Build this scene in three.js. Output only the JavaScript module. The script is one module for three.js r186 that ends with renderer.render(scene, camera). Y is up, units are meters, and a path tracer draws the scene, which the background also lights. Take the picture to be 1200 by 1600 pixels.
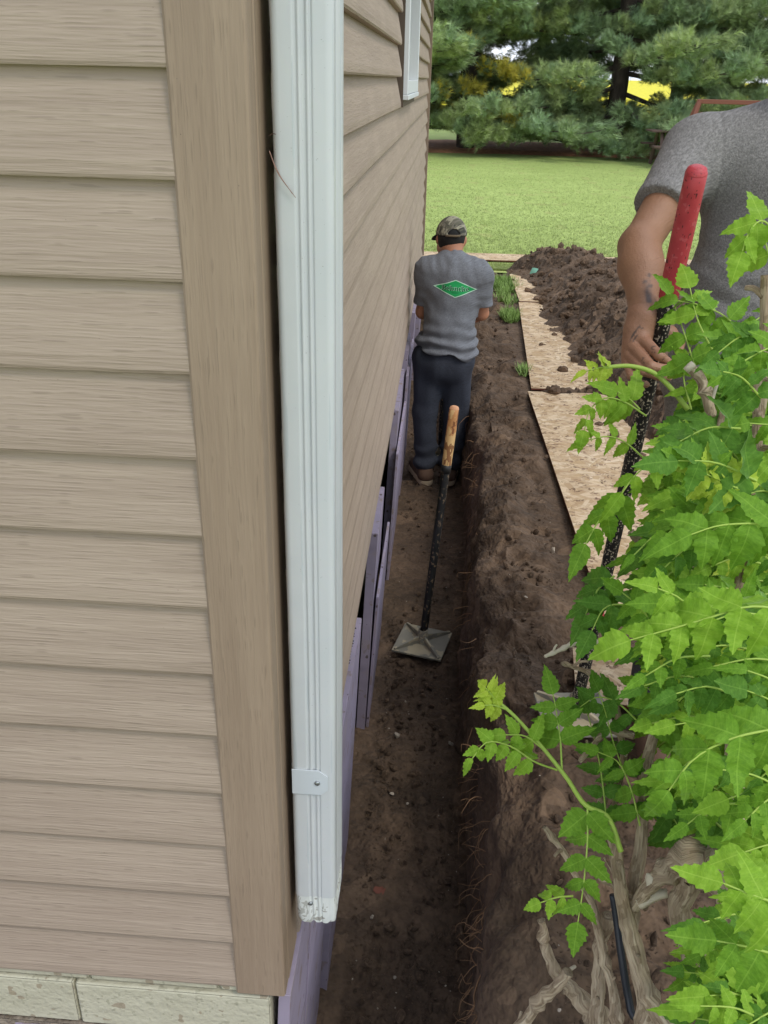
import * as THREE from 'three';
import { mergeGeometries } from 'three/addons/utils/BufferGeometryUtils.js';
import { ImprovedNoise } from 'three/addons/math/ImprovedNoise.js';
import { RoundedBoxGeometry } from 'three/addons/geometries/RoundedBoxGeometry.js';

// ------------------------------------------------------------------ camera, sky, sun, exposure
const scene = new THREE.Scene();
const EYE = 1.65;                                        // metres above the ground
const camera = new THREE.PerspectiveCamera(59.69, 3 / 4, 0.02, 2000);
camera.matrixAutoUpdate = true;
camera.position.set(0, EYE, 0);
camera.quaternion.setFromRotationMatrix(new THREE.Matrix4().set(
  0.99727258, -0.05037059, 0.05394634, 0,
  0.02177047, 0.89915157, 0.43709553, 0,
  -0.0705227, -0.43472895, 0.89779579, 0,
  0, 0, 0, 1));
scene.add(camera);
camera.updateMatrixWorld(true);

const renderer = new THREE.WebGLRenderer({ antialias: true });
renderer.toneMapping = THREE.LinearToneMapping;
renderer.toneMappingExposure = 1.05;
renderer.shadowMap.enabled = true;

// soft bright cloud cover with pale blue between
const perlin = new ImprovedNoise();
const N3 = (x, y, z) => perlin.noise(x, y, z);
{
  const w = 512, h = 256, d = new Float32Array(w * h * 4);
  for (let j = 0; j < h; j++) for (let i = 0; i < w; i++) {
    const el = (j + 0.5) / h * Math.PI - Math.PI / 2, az = (i + 0.5) / w * Math.PI * 2;
    const x = Math.cos(el) * Math.cos(az), y = Math.sin(el), z = Math.cos(el) * Math.sin(az);
    const up = Math.max(y, 0.0) + 0.12;
    const px = x / up * 0.8, pz = z / up * 0.8;
    let c = 0, a = 1;
    for (let o = 0; o < 5; o++) { c += a * N3(px * (1 << o) + 7.3, 3.1 + o * 5.7, pz * (1 << o) - 2.2); a *= 0.55; }
    let cl = THREE.MathUtils.smoothstep(c, -0.55, 0.35);
    const hz = Math.pow(1 - Math.max(y, 0), 4);
    cl = cl * (1 - 0.4 * hz) + 0.4 * hz;
    const t = Math.max(0, y), k = (j * w + i) * 4;
    const r = [0.52 - 0.12 * t, 0.68 - 0.1 * t, 0.95], g = [1.12 + 0.3 * t, 1.15 + 0.3 * t, 1.2 + 0.3 * t];
    for (let q = 0; q < 3; q++) d[k + q] = 1.2 * (r[q] * (1 - cl) + g[q] * cl);
    d[k + 3] = 1;
  }
  const sky = new THREE.DataTexture(d, w, h, THREE.RGBAFormat, THREE.FloatType);
  sky.mapping = THREE.EquirectangularReflectionMapping;
  sky.magFilter = sky.minFilter = THREE.LinearFilter; sky.wrapS = THREE.RepeatWrapping;
  sky.needsUpdate = true;
  scene.background = sky; scene.environment = sky;
}
const sun = new THREE.DirectionalLight(new THREE.Color(1, 0.95, 0.87), 1.15);
sun.position.set(14, 26, 9); sun.target.position.set(0, 0, -6);
sun.castShadow = true; sun.shadow.radius = 22;
sun.shadow.mapSize.set(2048, 2048);
Object.assign(sun.shadow.camera, { left: -30, right: 30, top: 30, bottom: -30, near: 1, far: 90 });
scene.add(sun, sun.target);

// ------------------------------------------------------------------ helpers
function mulberry(a) { return () => { a |= 0; a = a + 0x6D2B79F5 | 0; let t = Math.imul(a ^ a >>> 15, 1 | a); t = t + Math.imul(t ^ t >>> 7, 61 | t) ^ t; return ((t ^ t >>> 14) >>> 0) / 4294967296; }; }
const V = (x, y, z) => new THREE.Vector3(x, y, z);
const clamp = THREE.MathUtils.clamp, lerp = THREE.MathUtils.lerp, sstep = (x, a, b) => a < b ? THREE.MathUtils.smoothstep(x, a, b) : 1 - THREE.MathUtils.smoothstep(x, b, a);
const FPX = 1394;
// a point of the photograph at a known depth (metres along the lens axis) or on a known plane
function atD(px, py, d) { return V((px - 600) / FPX * d, -(py - 800) / FPX * d, -d).applyMatrix4(camera.matrixWorld); }
function atP(px, py, axis, val) {
  const o = camera.position, r = atD(px, py, 1).sub(o), t = (val - o[axis]) / r[axis];
  return r.multiplyScalar(t).add(o);
}
const used = {};
function numbered(n) { used[n] = (used[n] ?? -1) + 1; return used[n] ? n + '_' + String(used[n]).padStart(3, '0') : n; }
function sh(o) { o.castShadow = o.receiveShadow = true; return o; }
function tag(o, label, category, group) { o.userData.label = label; o.userData.category = category; if (group) o.userData.group = group; return o; }
function mesh(name, g, m, parent) { const o = sh(new THREE.Mesh(g, m)); o.name = name; if (parent) parent.add(o); return o; }
function top(name, g, m, label, category, group) { return tag(mesh(numbered(name), g, m, scene), label, category, group); }
function thing(name, label, category, pos, group) { const o = new THREE.Group(); o.name = numbered(name); if (pos) o.position.copy(pos); scene.add(o); return tag(o, label, category, group); }
function struct(name, g, m) { const o = mesh(numbered(name), g, m, scene); o.userData.kind = 'structure'; return o; }
function stuff(o) { o.userData.kind = 'stuff'; return o; }
function local(g, parent) { g.translate(-parent.position.x, -parent.position.y, -parent.position.z); return g; }

// periodic noise for textures
function hash2(x, y, s) { let h = Math.imul(x, 374761393) + Math.imul(y, 668265263) + Math.imul(s, 2147483647) | 0; h = Math.imul(h ^ h >>> 13, 1274126177); return ((h ^ h >>> 16) >>> 0) / 4294967296; }
function vn(x, y, px, py, s) {
  const xi = Math.floor(x), yi = Math.floor(y), fx = x - xi, fy = y - yi, u = fx * fx * (3 - 2 * fx), v = fy * fy * (3 - 2 * fy);
  const m = (a, p) => ((a % p) + p) % p, x0 = m(xi, px), x1 = m(xi + 1, px), y0 = m(yi, py), y1 = m(yi + 1, py);
  return lerp(lerp(hash2(x0, y0, s), hash2(x1, y0, s), u), lerp(hash2(x0, y1, s), hash2(x1, y1, s), u), v);
}
function fbm(u, v, fx, fy, oct, s, gain = 0.5) { let a = 0, w = 1, t = 0; for (let o = 0; o < oct; o++) { a += w * vn(u * fx, v * fy, fx, fy, s + o * 17); t += w; w *= gain; fx *= 2; fy *= 2; } return a / t; }
function tex(w, h, fn, srgb = true) {
  const d = new Uint8Array(w * h * 4);
  for (let j = 0; j < h; j++) for (let i = 0; i < w; i++) {
    const c = fn((i + 0.5) / w, (j + 0.5) / h, i, j), k = (j * w + i) * 4;
    if (typeof c === 'number') { d[k] = d[k + 1] = d[k + 2] = clamp(c, 0, 1) * 255; } else for (let q = 0; q < 3; q++) d[k + q] = clamp(c[q], 0, 1) * 255;
    d[k + 3] = 255;
  }
  const t = new THREE.DataTexture(d, w, h); t.wrapS = t.wrapT = THREE.RepeatWrapping;
  t.magFilter = THREE.LinearFilter; t.minFilter = THREE.LinearMipmapLinearFilter; t.generateMipmaps = true;
  if (srgb) t.colorSpace = THREE.SRGBColorSpace; t.needsUpdate = true; return t;
}
const mix3 = (a, b, t) => [lerp(a[0], b[0], t), lerp(a[1], b[1], t), lerp(a[2], b[2], t)];
const hex = s => { const n = parseInt(s.slice(1), 16); return [(n >> 16 & 255) / 255, (n >> 8 & 255) / 255, (n & 255) / 255]; };
function std(o) { return new THREE.MeshStandardMaterial(Object.assign({ roughness: 0.85, metalness: 0 }, o)); }
function rep(t, x, y) { const c = t.clone(); c.repeat.set(x, y); c.needsUpdate = true; return c; }
// box between two corners, uv in metres on every face
function box(x0, x1, y0, y1, z0, z1, bevel = 0) {
  const w = x1 - x0, h = y1 - y0, d = z1 - z0;
  const g = bevel ? new RoundedBoxGeometry(w, h, d, 2, Math.min(bevel, w / 2.1, h / 2.1, d / 2.1)) : new THREE.BoxGeometry(w, h, d);
  g.translate((x0 + x1) / 2, (y0 + y1) / 2, (z0 + z1) / 2); return metreUV(g);
}
function metreUV(g, swap = false, ou = 0, ov = 0) {
  if (!g.attributes.normal) g.computeVertexNormals();
  const p = g.attributes.position, n = g.attributes.normal, uv = new Float32Array(p.count * 2);
  for (let i = 0; i < p.count; i++) {
    const ax = Math.abs(n.getX(i)), ay = Math.abs(n.getY(i)), az = Math.abs(n.getZ(i));
    let u, v; if (ax >= ay && ax >= az) { u = p.getZ(i); v = p.getY(i); } else if (ay >= az) { u = p.getX(i); v = p.getZ(i); } else { u = p.getX(i); v = p.getY(i); }
    if (swap) [u, v] = [v, u]; uv[i * 2] = u + ou; uv[i * 2 + 1] = v + ov;
  }
  g.setAttribute('uv', new THREE.BufferAttribute(uv, 2)); return g;
}
// tapered tube along points with radii (number or array), optional roughness of the surface
function tube(pts, rad, seg = 7, per = 5, lump = 0, seed = 0) {
  const cv = new THREE.CatmullRomCurve3(pts, false, 'centripetal'), n = Math.max(2, (pts.length - 1) * per);
  const fr = cv.computeFrenetFrames(n, false), pos = [], uv = [], idx = []; let len = 0, prev = null;
  for (let i = 0; i <= n; i++) {
    const t = i / n, p = cv.getPointAt(t), a = Array.isArray(rad) ? (() => { const f = t * (rad.length - 1), k = Math.min(rad.length - 2, Math.floor(f)); return lerp(rad[k], rad[k + 1], f - k); })() : rad;
    if (prev) len += p.distanceTo(prev); prev = p;
    for (let j = 0; j <= seg; j++) {
      const th = (j % seg) / seg * Math.PI * 2; let r = a;
      if (lump) r *= 1 + lump * N3(Math.cos(th) * 1.7 + seed * 9.1, len * 14, Math.sin(th) * 1.7 + seed);
      const q = p.clone().addScaledVector(fr.normals[i], Math.cos(th) * r).addScaledVector(fr.binormals[i], Math.sin(th) * r);
      pos.push(q.x, q.y, q.z); uv.push(j / seg * Math.PI * 2 * a, len);
    }
  }
  for (let i = 0; i < n; i++) for (let j = 0; j < seg; j++) { const a = i * (seg + 1) + j, b = a + seg + 1; idx.push(a, a + 1, b, a + 1, b + 1, b); }
  for (const e of [0, n]) {
    const c = pos.length / 3, p = cv.getPointAt(e / n); pos.push(p.x, p.y, p.z); uv.push(0, 0);
    for (let j = 0; j < seg; j++) { const a = e * (seg + 1) + j; if (e) idx.push(a, a + 1, c); else idx.push(a + 1, a, c); }
  }
  const g = new THREE.BufferGeometry(); g.setAttribute('position', new THREE.Float32BufferAttribute(pos, 3)); g.setAttribute('uv', new THREE.Float32BufferAttribute(uv, 2));
  g.setIndex(idx); g.computeVertexNormals(); return g;
}
// surface nets: meshes the zero set of a signed distance function in a box
function nets(sdf, lo, hi, cell, uvScale = 1) {
  const nx = Math.ceil((hi.x - lo.x) / cell) + 1, ny = Math.ceil((hi.y - lo.y) / cell) + 1, nz = Math.ceil((hi.z - lo.z) / cell) + 1;
  const f = new Float32Array(nx * ny * nz), at = (i, j, k) => (k * ny + j) * nx + i;
  for (let k = 0; k < nz; k++) for (let j = 0; j < ny; j++) for (let i = 0; i < nx; i++) f[at(i, j, k)] = sdf(lo.x + i * cell, lo.y + j * cell, lo.z + k * cell);
  const id = new Int32Array(nx * ny * nz).fill(-1), pos = [], idx = [];
  const cs = []; for (let q = 0; q < 8; q++) cs.push([q & 1, q >> 1 & 1, q >> 2]);
  const ed = []; for (let a = 0; a < 8; a++) for (const b of [1, 2, 4]) if (!(a & b)) ed.push([a, a | b]);
  for (let k = 0; k < nz - 1; k++) for (let j = 0; j < ny - 1; j++) for (let i = 0; i < nx - 1; i++) {
    const v = cs.map(c => f[at(i + c[0], j + c[1], k + c[2])]); let s = 0; for (const q of v) if (q < 0) s++;
    if (!s || s === 8) continue;
    let X = 0, Y = 0, Z = 0, n = 0;
    for (const [a, b] of ed) if ((v[a] < 0) !== (v[b] < 0)) { const t = v[a] / (v[a] - v[b]); X += lerp(cs[a][0], cs[b][0], t); Y += lerp(cs[a][1], cs[b][1], t); Z += lerp(cs[a][2], cs[b][2], t); n++; }
    id[at(i, j, k)] = pos.length / 3; pos.push(lo.x + (i + X / n) * cell, lo.y + (j + Y / n) * cell, lo.z + (k + Z / n) * cell);
  }
  const quad = (a, b, c, d, flip) => { if (a < 0 || b < 0 || c < 0 || d < 0) return; if (flip) idx.push(a, c, b, a, d, c); else idx.push(a, b, c, a, c, d); };
  for (let k = 1; k < nz - 1; k++) for (let j = 1; j < ny - 1; j++) for (let i = 1; i < nx - 1; i++) {
    const a = f[at(i, j, k)] < 0;
    if (a !== f[at(i + 1, j, k)] < 0) quad(id[at(i, j - 1, k - 1)], id[at(i, j, k - 1)], id[at(i, j, k)], id[at(i, j - 1, k)], !a);
    if (a !== f[at(i, j + 1, k)] < 0) quad(id[at(i - 1, j, k - 1)], id[at(i - 1, j, k)], id[at(i, j, k)], id[at(i, j, k - 1)], !a);
    if (a !== f[at(i, j, k + 1)] < 0) quad(id[at(i - 1, j - 1, k)], id[at(i, j - 1, k)], id[at(i, j, k)], id[at(i - 1, j, k)], !a);
  }
  const g = new THREE.BufferGeometry(), nr = new Float32Array(pos.length), uv = new Float32Array(pos.length / 3 * 2), e = cell * 0.5;
  for (let q = 0; q < pos.length; q += 3) {
    const x = pos[q], y = pos[q + 1], z = pos[q + 2]; let a = sdf(x + e, y, z) - sdf(x - e, y, z), b = sdf(x, y + e, z) - sdf(x, y - e, z), c = sdf(x, y, z + e) - sdf(x, y, z - e);
    const l = Math.hypot(a, b, c) || 1; nr[q] = a / l; nr[q + 1] = b / l; nr[q + 2] = c / l;
    uv[q / 3 * 2] = (x + z * 0.8) * uvScale; uv[q / 3 * 2 + 1] = (y + z * 0.2) * uvScale;
  }
  g.setAttribute('position', new THREE.Float32BufferAttribute(pos, 3)); g.setAttribute('normal', new THREE.BufferAttribute(nr, 3)); g.setAttribute('uv', new THREE.BufferAttribute(uv, 2)); g.setIndex(idx);
  return g;
}
const smin = (a, b, k) => { const h = Math.max(k - Math.abs(a - b), 0) / k; return Math.min(a, b) - h * h * k * 0.25; };
const smax = (a, b, k) => -smin(-a, -b, k);
// tapered capsule from a to b
function cap(x, y, z, a, b, ra, rb) {
  const bx = b.x - a.x, by = b.y - a.y, bz = b.z - a.z, px = x - a.x, py = y - a.y, pz = z - a.z;
  const t = clamp((px * bx + py * by + pz * bz) / (bx * bx + by * by + bz * bz + 1e-9), 0, 1);
  return Math.hypot(px - bx * t, py - by * t, pz - bz * t) - lerp(ra, rb, t);
}
// squashed ball
function ell(x, y, z, c, rx, ry, rz) { const a = (x - c.x) / rx, b = (y - c.y) / ry, d = (z - c.z) / rz, k = Math.hypot(a, b, d); return (k - 1) * Math.min(rx, ry, rz) * (k > 1 ? 1 : 1); }
function chain(x, y, z, pts, rs, k = 0.02, d0 = 1e9) { let d = d0; for (let i = 0; i < pts.length - 1; i++) d = d === 1e9 ? cap(x, y, z, pts[i], pts[i + 1], rs[i], rs[i + 1]) : smin(d, cap(x, y, z, pts[i], pts[i + 1], rs[i], rs[i + 1]), k); return d; }

// ------------------------------------------------------------------ materials
// embossed vinyl: grain runs along u (metres); one tile is 0.8 x 0.4 m
const grainC = tex(1024, 1024, (u, v) => {
  const w = v + 0.01 * (fbm(u, v, 4, 8, 3, 5) - 0.5);
  const s = fbm(u, w, 5, 110, 3, 11), f = fbm(u, w, 22, 240, 2, 31), p = fbm(u, v, 5, 5, 3, 77), b = fbm(u, w, 2, 26, 2, 41);
  let c = mix3(hex('#978575'), hex('#b6a492'), clamp(0.5 + 0.4 * (s - 0.5) + 0.4 * (p - 0.5) + 0.35 * (b - 0.5) + 0.3 * (f - 0.5), 0, 1));
  if (f > 0.7) c = mix3(c, hex('#6d5f52'), 0.28 * sstep(f, 0.7, 0.85));
  const q = vn(u * 260, v * 130, 260, 130, 91); if (q > 0.9955) c = mix3(c, hex('#4a3e34'), 0.7); else if (q < 0.0012) c = hex('#d8d2c8');
  return c;
});
const grainB = tex(1024, 1024, (u, v) => {
  const w = v + 0.01 * (fbm(u, v, 4, 8, 3, 5) - 0.5);
  return 0.5 * fbm(u, w, 22, 240, 2, 31) + 0.3 * fbm(u, w, 5, 110, 2, 11) + 0.2 * fbm(u, w, 2, 40, 2, 3);
}, false);
const gC = rep(grainC, 1 / 0.8, 1 / 0.4), gB = rep(grainB, 1 / 0.8, 1 / 0.4);
const M = {};
M.siding = std({ map: gC, bumpMap: gB, bumpScale: 0.0012, roughness: 0.6 });
M.post = std({ map: gC, color: 0xe9e3da, bumpMap: gB, bumpScale: 0.0012, roughness: 0.6 });
// painted aluminium with specks of dirt
const dsC = tex(512, 1024, (u, v) => {
  let c = mix3(hex('#d6d9da'), hex('#cacfd2'), fbm(u, v, 4, 8, 3, 3));
  const s = vn(u * 160, v * 320, 160, 320, 55); if (s > 0.985) c = mix3(c, hex('#6a6660'), 0.55);
  const q = fbm(u, v, 40, 3, 2, 44); if (q > 0.7) c = mix3(c, hex('#b9c2c6'), 0.5);
  return c;
});
M.downspout = std({ map: rep(dsC, 4, 2), roughness: 0.38, color: 0xf6f5f4 });
M.strap = std({ color: 0xc8ced2, roughness: 0.4 });
M.chalk = std({ map: rep(tex(256, 256, (u, v) => { const a = fbm(u, v, 30, 6, 3, 4), b = fbm(u, v, 8, 24, 2, 9); return a > 0.68 ? hex('#b4b5ae') : b > 0.75 ? hex('#a3a198') : mix3(hex('#cfd3d0'), hex('#dde0dc'), a * 1.5); }), 8, 8), roughness: 0.8 });
M.screw = std({ color: 0x9da1a4, metalness: 0.9, roughness: 0.35 });
M.white = std({ color: 0xdde2e4, roughness: 0.45 });
M.trim = std({ color: 0x5f5144, roughness: 0.7 });
M.glass = new THREE.MeshPhysicalMaterial({ color: 0xffffff, transmission: 1, thickness: 0, roughness: 0.02, ior: 1.5 });
M.blind = std({ color: 0xcfd2d2, roughness: 0.9 });
// painted block
const blkC = tex(512, 512, (u, v) => { const a = fbm(u, v, 6, 6, 4, 2), b = fbm(u, v, 40, 40, 2, 6); let c = mix3(hex('#b3ae96'), hex('#c4bfa8'), a); if (b > 0.76) c = mix3(c, hex('#938f79'), 0.5); if (fbm(u, v, 14, 14, 3, 50) > 0.74) c = mix3(c, hex('#8d7c66'), 0.6); return c; });
const blkB = tex(512, 512, (u, v) => 0.6 * fbm(u, v, 14, 24, 3, 12) + 0.4 * fbm(u, v, 60, 60, 2, 15), false);
M.block = std({ map: rep(blkC, 3, 3), bumpMap: rep(blkB, 3, 3), bumpScale: 0.003, roughness: 0.7 });
M.rawBlock = std({ map: rep(tex(256, 256, (u, v) => { const a = fbm(u, v, 16, 16, 4, 21); return mix3(hex('#5d5145'), hex('#a39684'), a); }), 4, 4), bumpMap: rep(blkB, 3, 3), bumpScale: 0.012, roughness: 0.95 });
M.tar = std({ map: rep(tex(256, 256, (u, v) => { const a = fbm(u, v, 5, 5, 4, 22), b = fbm(u, v, 3, 9, 3, 60); return b > 0.58 ? mix3(hex('#5c5a45'), hex('#6d6a4a'), a) : mix3(hex('#26231f'), hex('#4a443a'), a); }), 1.2, 1.2), bumpMap: rep(blkB, 3, 3), bumpScale: 0.006, roughness: 0.95 });
M.mortar = std({ color: 0x8d8a74, roughness: 0.95 });
// extruded foam
const foamC = tex(512, 512, (u, v) => { const b = fbm(u, v, 10, 10, 4, 72), d = fbm(u, v, 24, 24, 3, 73), m = fbm(u, v, 3, 7, 4, 79); let c = mix3(hex('#8e8494'), hex('#a397a9'), fbm(u, v, 6, 14, 3, 32)); if (m > 0.56) c = mix3(c, hex('#9a8d90'), 0.55 * sstep(m, 0.56, 0.64)); if (b > 0.7) c = mix3(c, hex('#7d6a5c'), 0.45 * sstep(b, 0.7, 0.76)); if (d > 0.8) c = mix3(c, hex('#4a3a33'), 0.7); return c; });
M.foam = std({ map: rep(foamC, 2, 2), roughness: 0.65 });
M.foamTop = M.foam;
// soil
const dirtC = tex(768, 768, (u, v) => {
  const a = fbm(u, v, 5, 5, 5, 101), b = fbm(u, v, 40, 40, 3, 105), c0 = fbm(u, v, 130, 130, 2, 108);
  let c = mix3(hex('#3d3024'), hex('#7a634e'), clamp(a * 0.9 + 0.5 * (b - 0.5) + 0.3 * (c0 - 0.5), 0, 1));
  if (fbm(u, v, 9, 9, 3, 131) > 0.66) c = mix3(c, hex('#8a7159'), 0.4);
  const p = vn(u * 170, v * 170, 170, 170, 140); if (p > 0.993) c = hex('#a1968a');
  return c;
});
const dirtB = tex(768, 768, (u, v) => 0.5 * fbm(u, v, 24, 24, 3, 105) + 0.5 * fbm(u, v, 90, 90, 3, 112), false);
M.dirt = std({ map: rep(dirtC, 1 / 1.3, 1 / 1.3), bumpMap: rep(dirtB, 1 / 1.3, 1 / 1.3), bumpScale: 0.02, roughness: 0.97 });
M.clod = std({ map: rep(dirtC, 1, 1), bumpMap: rep(dirtB, 1.5, 1.5), bumpScale: 0.004, roughness: 0.98 });
M.stone = std({ color: 0x968b7c, roughness: 0.9 });
M.root = std({ color: 0x8d6c4e, roughness: 0.9 });
// flake board
function osbTex() {
  const c = document.createElement('canvas'); c.width = c.height = 1024; const x = c.getContext('2d'), r = mulberry(9);
  x.fillStyle = '#b8a081'; x.fillRect(0, 0, 1024, 1024);
  const tones = ['#bfa787', '#cdb696', '#b39873', '#d6c2a4', '#c5ad8c', '#ab8f6c', '#d1bb9b', '#baa07d'];
  for (let i = 0; i < 2600; i++) {
    x.save(); x.translate(r() * 1024, r() * 1024); x.rotate((r() - 0.5) * 1.7 + (r() < 0.25 ? 1.5 : 0)); x.globalAlpha = 0.55 + 0.4 * r();
    x.fillStyle = tones[r() * tones.length | 0]; const w = 30 + r() * 80, h = 7 + r() * 22; x.fillRect(-w / 2, -h / 2, w, h);
    x.globalAlpha = 0.3; x.strokeStyle = '#6e5237'; x.lineWidth = 1; x.strokeRect(-w / 2, -h / 2, w, h); x.restore();
  }
  for (let i = 0; i < 800; i++) { // trodden-in soil
    x.save(); x.translate(r() * 1024, r() * 1024); x.globalAlpha = 0.25 + 0.4 * r(); x.fillStyle = r() < 0.5 ? '#6b5140' : '#59432f';
    for (let k = 0; k < 5; k++) { x.beginPath(); x.ellipse((r() - 0.5) * 30, (r() - 0.5) * 12, 1 + r() * 9, 1 + r() * 3.4, r() * 3, 0, 7); x.fill(); } x.restore();
  }
  const t = new THREE.CanvasTexture(c); t.colorSpace = THREE.SRGBColorSpace; t.wrapS = t.wrapT = THREE.RepeatWrapping; return t;
}
M.osb = std({ map: rep(osbTex(), 1 / 1.25, 1 / 1.25), bumpMap: rep(dirtB, 1, 1), bumpScale: 0.004, roughness: 0.9 });
M.osbEdge = std({ color: 0x6b3a2a, roughness: 0.9 });
// wood, steel, paint
M.bareWood = std({ map: rep(tex(128, 512, (u, v) => { const a = fbm(u, v, 16, 3, 3, 4), d = fbm(u, v, 6, 8, 3, 14); let c = mix3(hex('#c59a63'), hex('#e0bd86'), a); if (v > 0.55 && d > 0.5) c = mix3(c, hex('#b2703f'), 0.6); if (d > 0.66) c = mix3(c, hex('#6d3f22'), 0.7); return c; }), 1, 1), roughness: 0.6 });
M.endWood = std({ color: 0xcf9a74, roughness: 0.8 });
M.steel = std({ map: rep(tex(128, 512, (u, v) => { const b = fbm(u, v, 12, 50, 3, 41); return b > 0.66 ? hex('#6a5a48') : mix3(hex('#161616'), hex('#2b2b2a'), fbm(u, v, 8, 20, 2, 4)); }), 1, 1), roughness: 0.5, metalness: 0.3 });
M.cast = std({ map: rep(tex(256, 256, (u, v) => { const b = fbm(u, v, 5, 5, 4, 46); return b > 0.44 ? mix3(hex('#9c927c'), hex('#c0b294'), b) : mix3(hex('#7a766b'), hex('#8d887a'), b * 2); }), 3, 3), roughness: 0.85, metalness: 0.05 });
M.redGrip = std({ map: rep(tex(256, 512, (u, v) => { const a = fbm(u, v, 6, 12, 4, 51), s = fbm(u, v, 30, 40, 2, 57); let c = mix3(hex('#a8323a'), hex('#c4494e'), a); if (s > 0.8) c = mix3(c, hex('#4a1a1c'), 0.8); if (fbm(u, v, 14, 30, 3, 59) > 0.7) c = mix3(c, hex('#d98a8a'), 0.3); return c; }), 1, 1), roughness: 0.5 });
M.redTop = M.redGrip;
M.chipped = std({ map: rep(tex(256, 512, (u, v) => { const s = fbm(u, v, 26, 120, 3, 63); return s > 0.66 ? hex('#b8ad98') : hex('#141414'); }), 1, 1), roughness: 0.5 });
M.hose = std({ color: 0x20242c, roughness: 0.45 });
// people
const knit = (a, b, s) => tex(256, 256, (u, v) => mix3(hex(a), hex(b), clamp(0.5 + 0.9 * (fbm(u, v, 40, 60, 2, s) - 0.5) + 0.9 * (fbm(u, v, 110, 110, 1, s + 3) - 0.5), 0, 1)));
M.shirt1 = std({ map: rep(knit('#64666b', '#7c7f85', 200), 5, 5), roughness: 0.95 });
M.shirt2 = std({ map: rep(knit('#6d6b69', '#959290', 210), 6, 6), roughness: 0.95, bumpMap: rep(knit('#000000', '#ffffff', 215), 6, 6), bumpScale: 0.0006 });
M.pants1 = std({ map: rep(knit('#2d3038', '#3b3f4a', 220), 5, 5), roughness: 0.95 });
M.pants2 = std({ map: rep(knit('#3a3a3c', '#4a4a4c', 230), 5, 5), roughness: 0.95 });
M.skin1 = new THREE.MeshPhysicalMaterial({ color: 0xb07a5e, roughness: 0.55 });
M.skin2 = new THREE.MeshPhysicalMaterial({ vertexColors: true, roughness: 0.52, bumpMap: rep(tex(256, 256, (u, v) => 0.6 * fbm(u, v, 60, 60, 2, 801) + 0.4 * fbm(u, v, 12, 18, 3, 805), false), 12, 12), bumpScale: 0.0012 });
M.hair = std({ color: 0x17130f, roughness: 0.8 });
M.camo = std({ map: rep(tex(256, 256, (u, v) => { const a = fbm(u, v, 9, 9, 3, 301), b = fbm(u, v, 14, 14, 3, 305); return a > 0.62 ? hex('#97937f') : a > 0.47 ? hex('#6d695c') : b > 0.55 ? hex('#3f4038') : hex('#5c5a4b'); }), 8, 8), roughness: 0.95 });
M.black = std({ color: 0x0d0d0d, roughness: 0.8 });
M.strapTan = std({ color: 0x6a5c47, roughness: 0.9 });
M.shoe = std({ color: 0x5a4334, roughness: 0.85 });
M.sole = std({ color: 0xc4b094, roughness: 0.85 });
// plants
function leafTex(base, vein, dark, seed) {
  const c = document.createElement('canvas'); c.width = 128; c.height = 256; const x = c.getContext('2d'), r = mulberry(seed);
  x.fillStyle = base; x.fillRect(0, 0, 128, 256);
  for (let i = 0; i < 500; i++) { x.globalAlpha = 0.14; x.fillStyle = r() < 0.5 ? dark : vein; x.beginPath(); x.ellipse(r() * 128, r() * 256, 2 + r() * 10, 2 + r() * 8, r() * 3, 0, 7); x.fill(); }
  x.strokeStyle = vein; x.globalAlpha = 0.6; x.lineWidth = 4; x.beginPath(); x.moveTo(64, 0); x.lineTo(64, 256); x.stroke(); x.lineWidth = 2; x.globalAlpha = 0.28;
  for (let i = 0; i < 9; i++) for (const s of [-1, 1]) { const y = 20 + i * 24 + (s > 0 ? 8 : 0); x.beginPath(); x.moveTo(64, 256 - y); x.quadraticCurveTo(64 + s * 32, 256 - y - 14, 64 + s * 62, 256 - y - 36); x.stroke(); }
  const t = new THREE.CanvasTexture(c); t.colorSpace = THREE.SRGBColorSpace; t.flipY = true; return t;
}
const leafMat = (b, v, d, s) => new THREE.MeshPhysicalMaterial({ map: leafTex(b, v, d, s), roughness: 0.75, specularIntensity: 0.5, transmission: 0.38, thickness: 0, side: THREE.DoubleSide });
M.leaf = [leafMat('#6d9a1e', '#95bd45', '#4f7a14', 1), leafMat('#86b028', '#aace50', '#68901a', 2), leafMat('#56851f', '#7fa842', '#3f6a14', 3), leafMat('#aac436', '#ccd968', '#88a420', 4)];
M.stalk = std({ color: 0x9ab44a, roughness: 0.6 });
const barkF = (u, v) => { const w = u + 0.012 * (fbm(u, v, 4, 6, 3, 403) - 0.5); return 0.7 * fbm(w, v, 26, 5, 4, 401, 0.6) + 0.3 * fbm(u, v, 12, 12, 3, 407); };
M.bark = std({ map: rep(tex(512, 512, (u, v) => { const a = barkF(u, v), b = fbm(u, v, 6, 6, 3, 405); let c = mix3(hex('#8a765f'), hex('#cdbb9e'), sstep(a, 0.2, 0.75)); c = mix3(c, hex('#a08c72'), b * 0.45); if (fbm(u, v, 9, 14, 3, 409) > 0.66) c = mix3(c, hex('#6a573f'), 0.4); return c; }), 14, 5), bumpMap: rep(tex(512, 512, barkF, false), 14, 5), bumpScale: 0.005, roughness: 0.95 });
M.cutWood = std({ color: 0xc9bda6, roughness: 0.9 });
M.grass = std({ color: 0xffffff, roughness: 0.8 });
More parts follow.
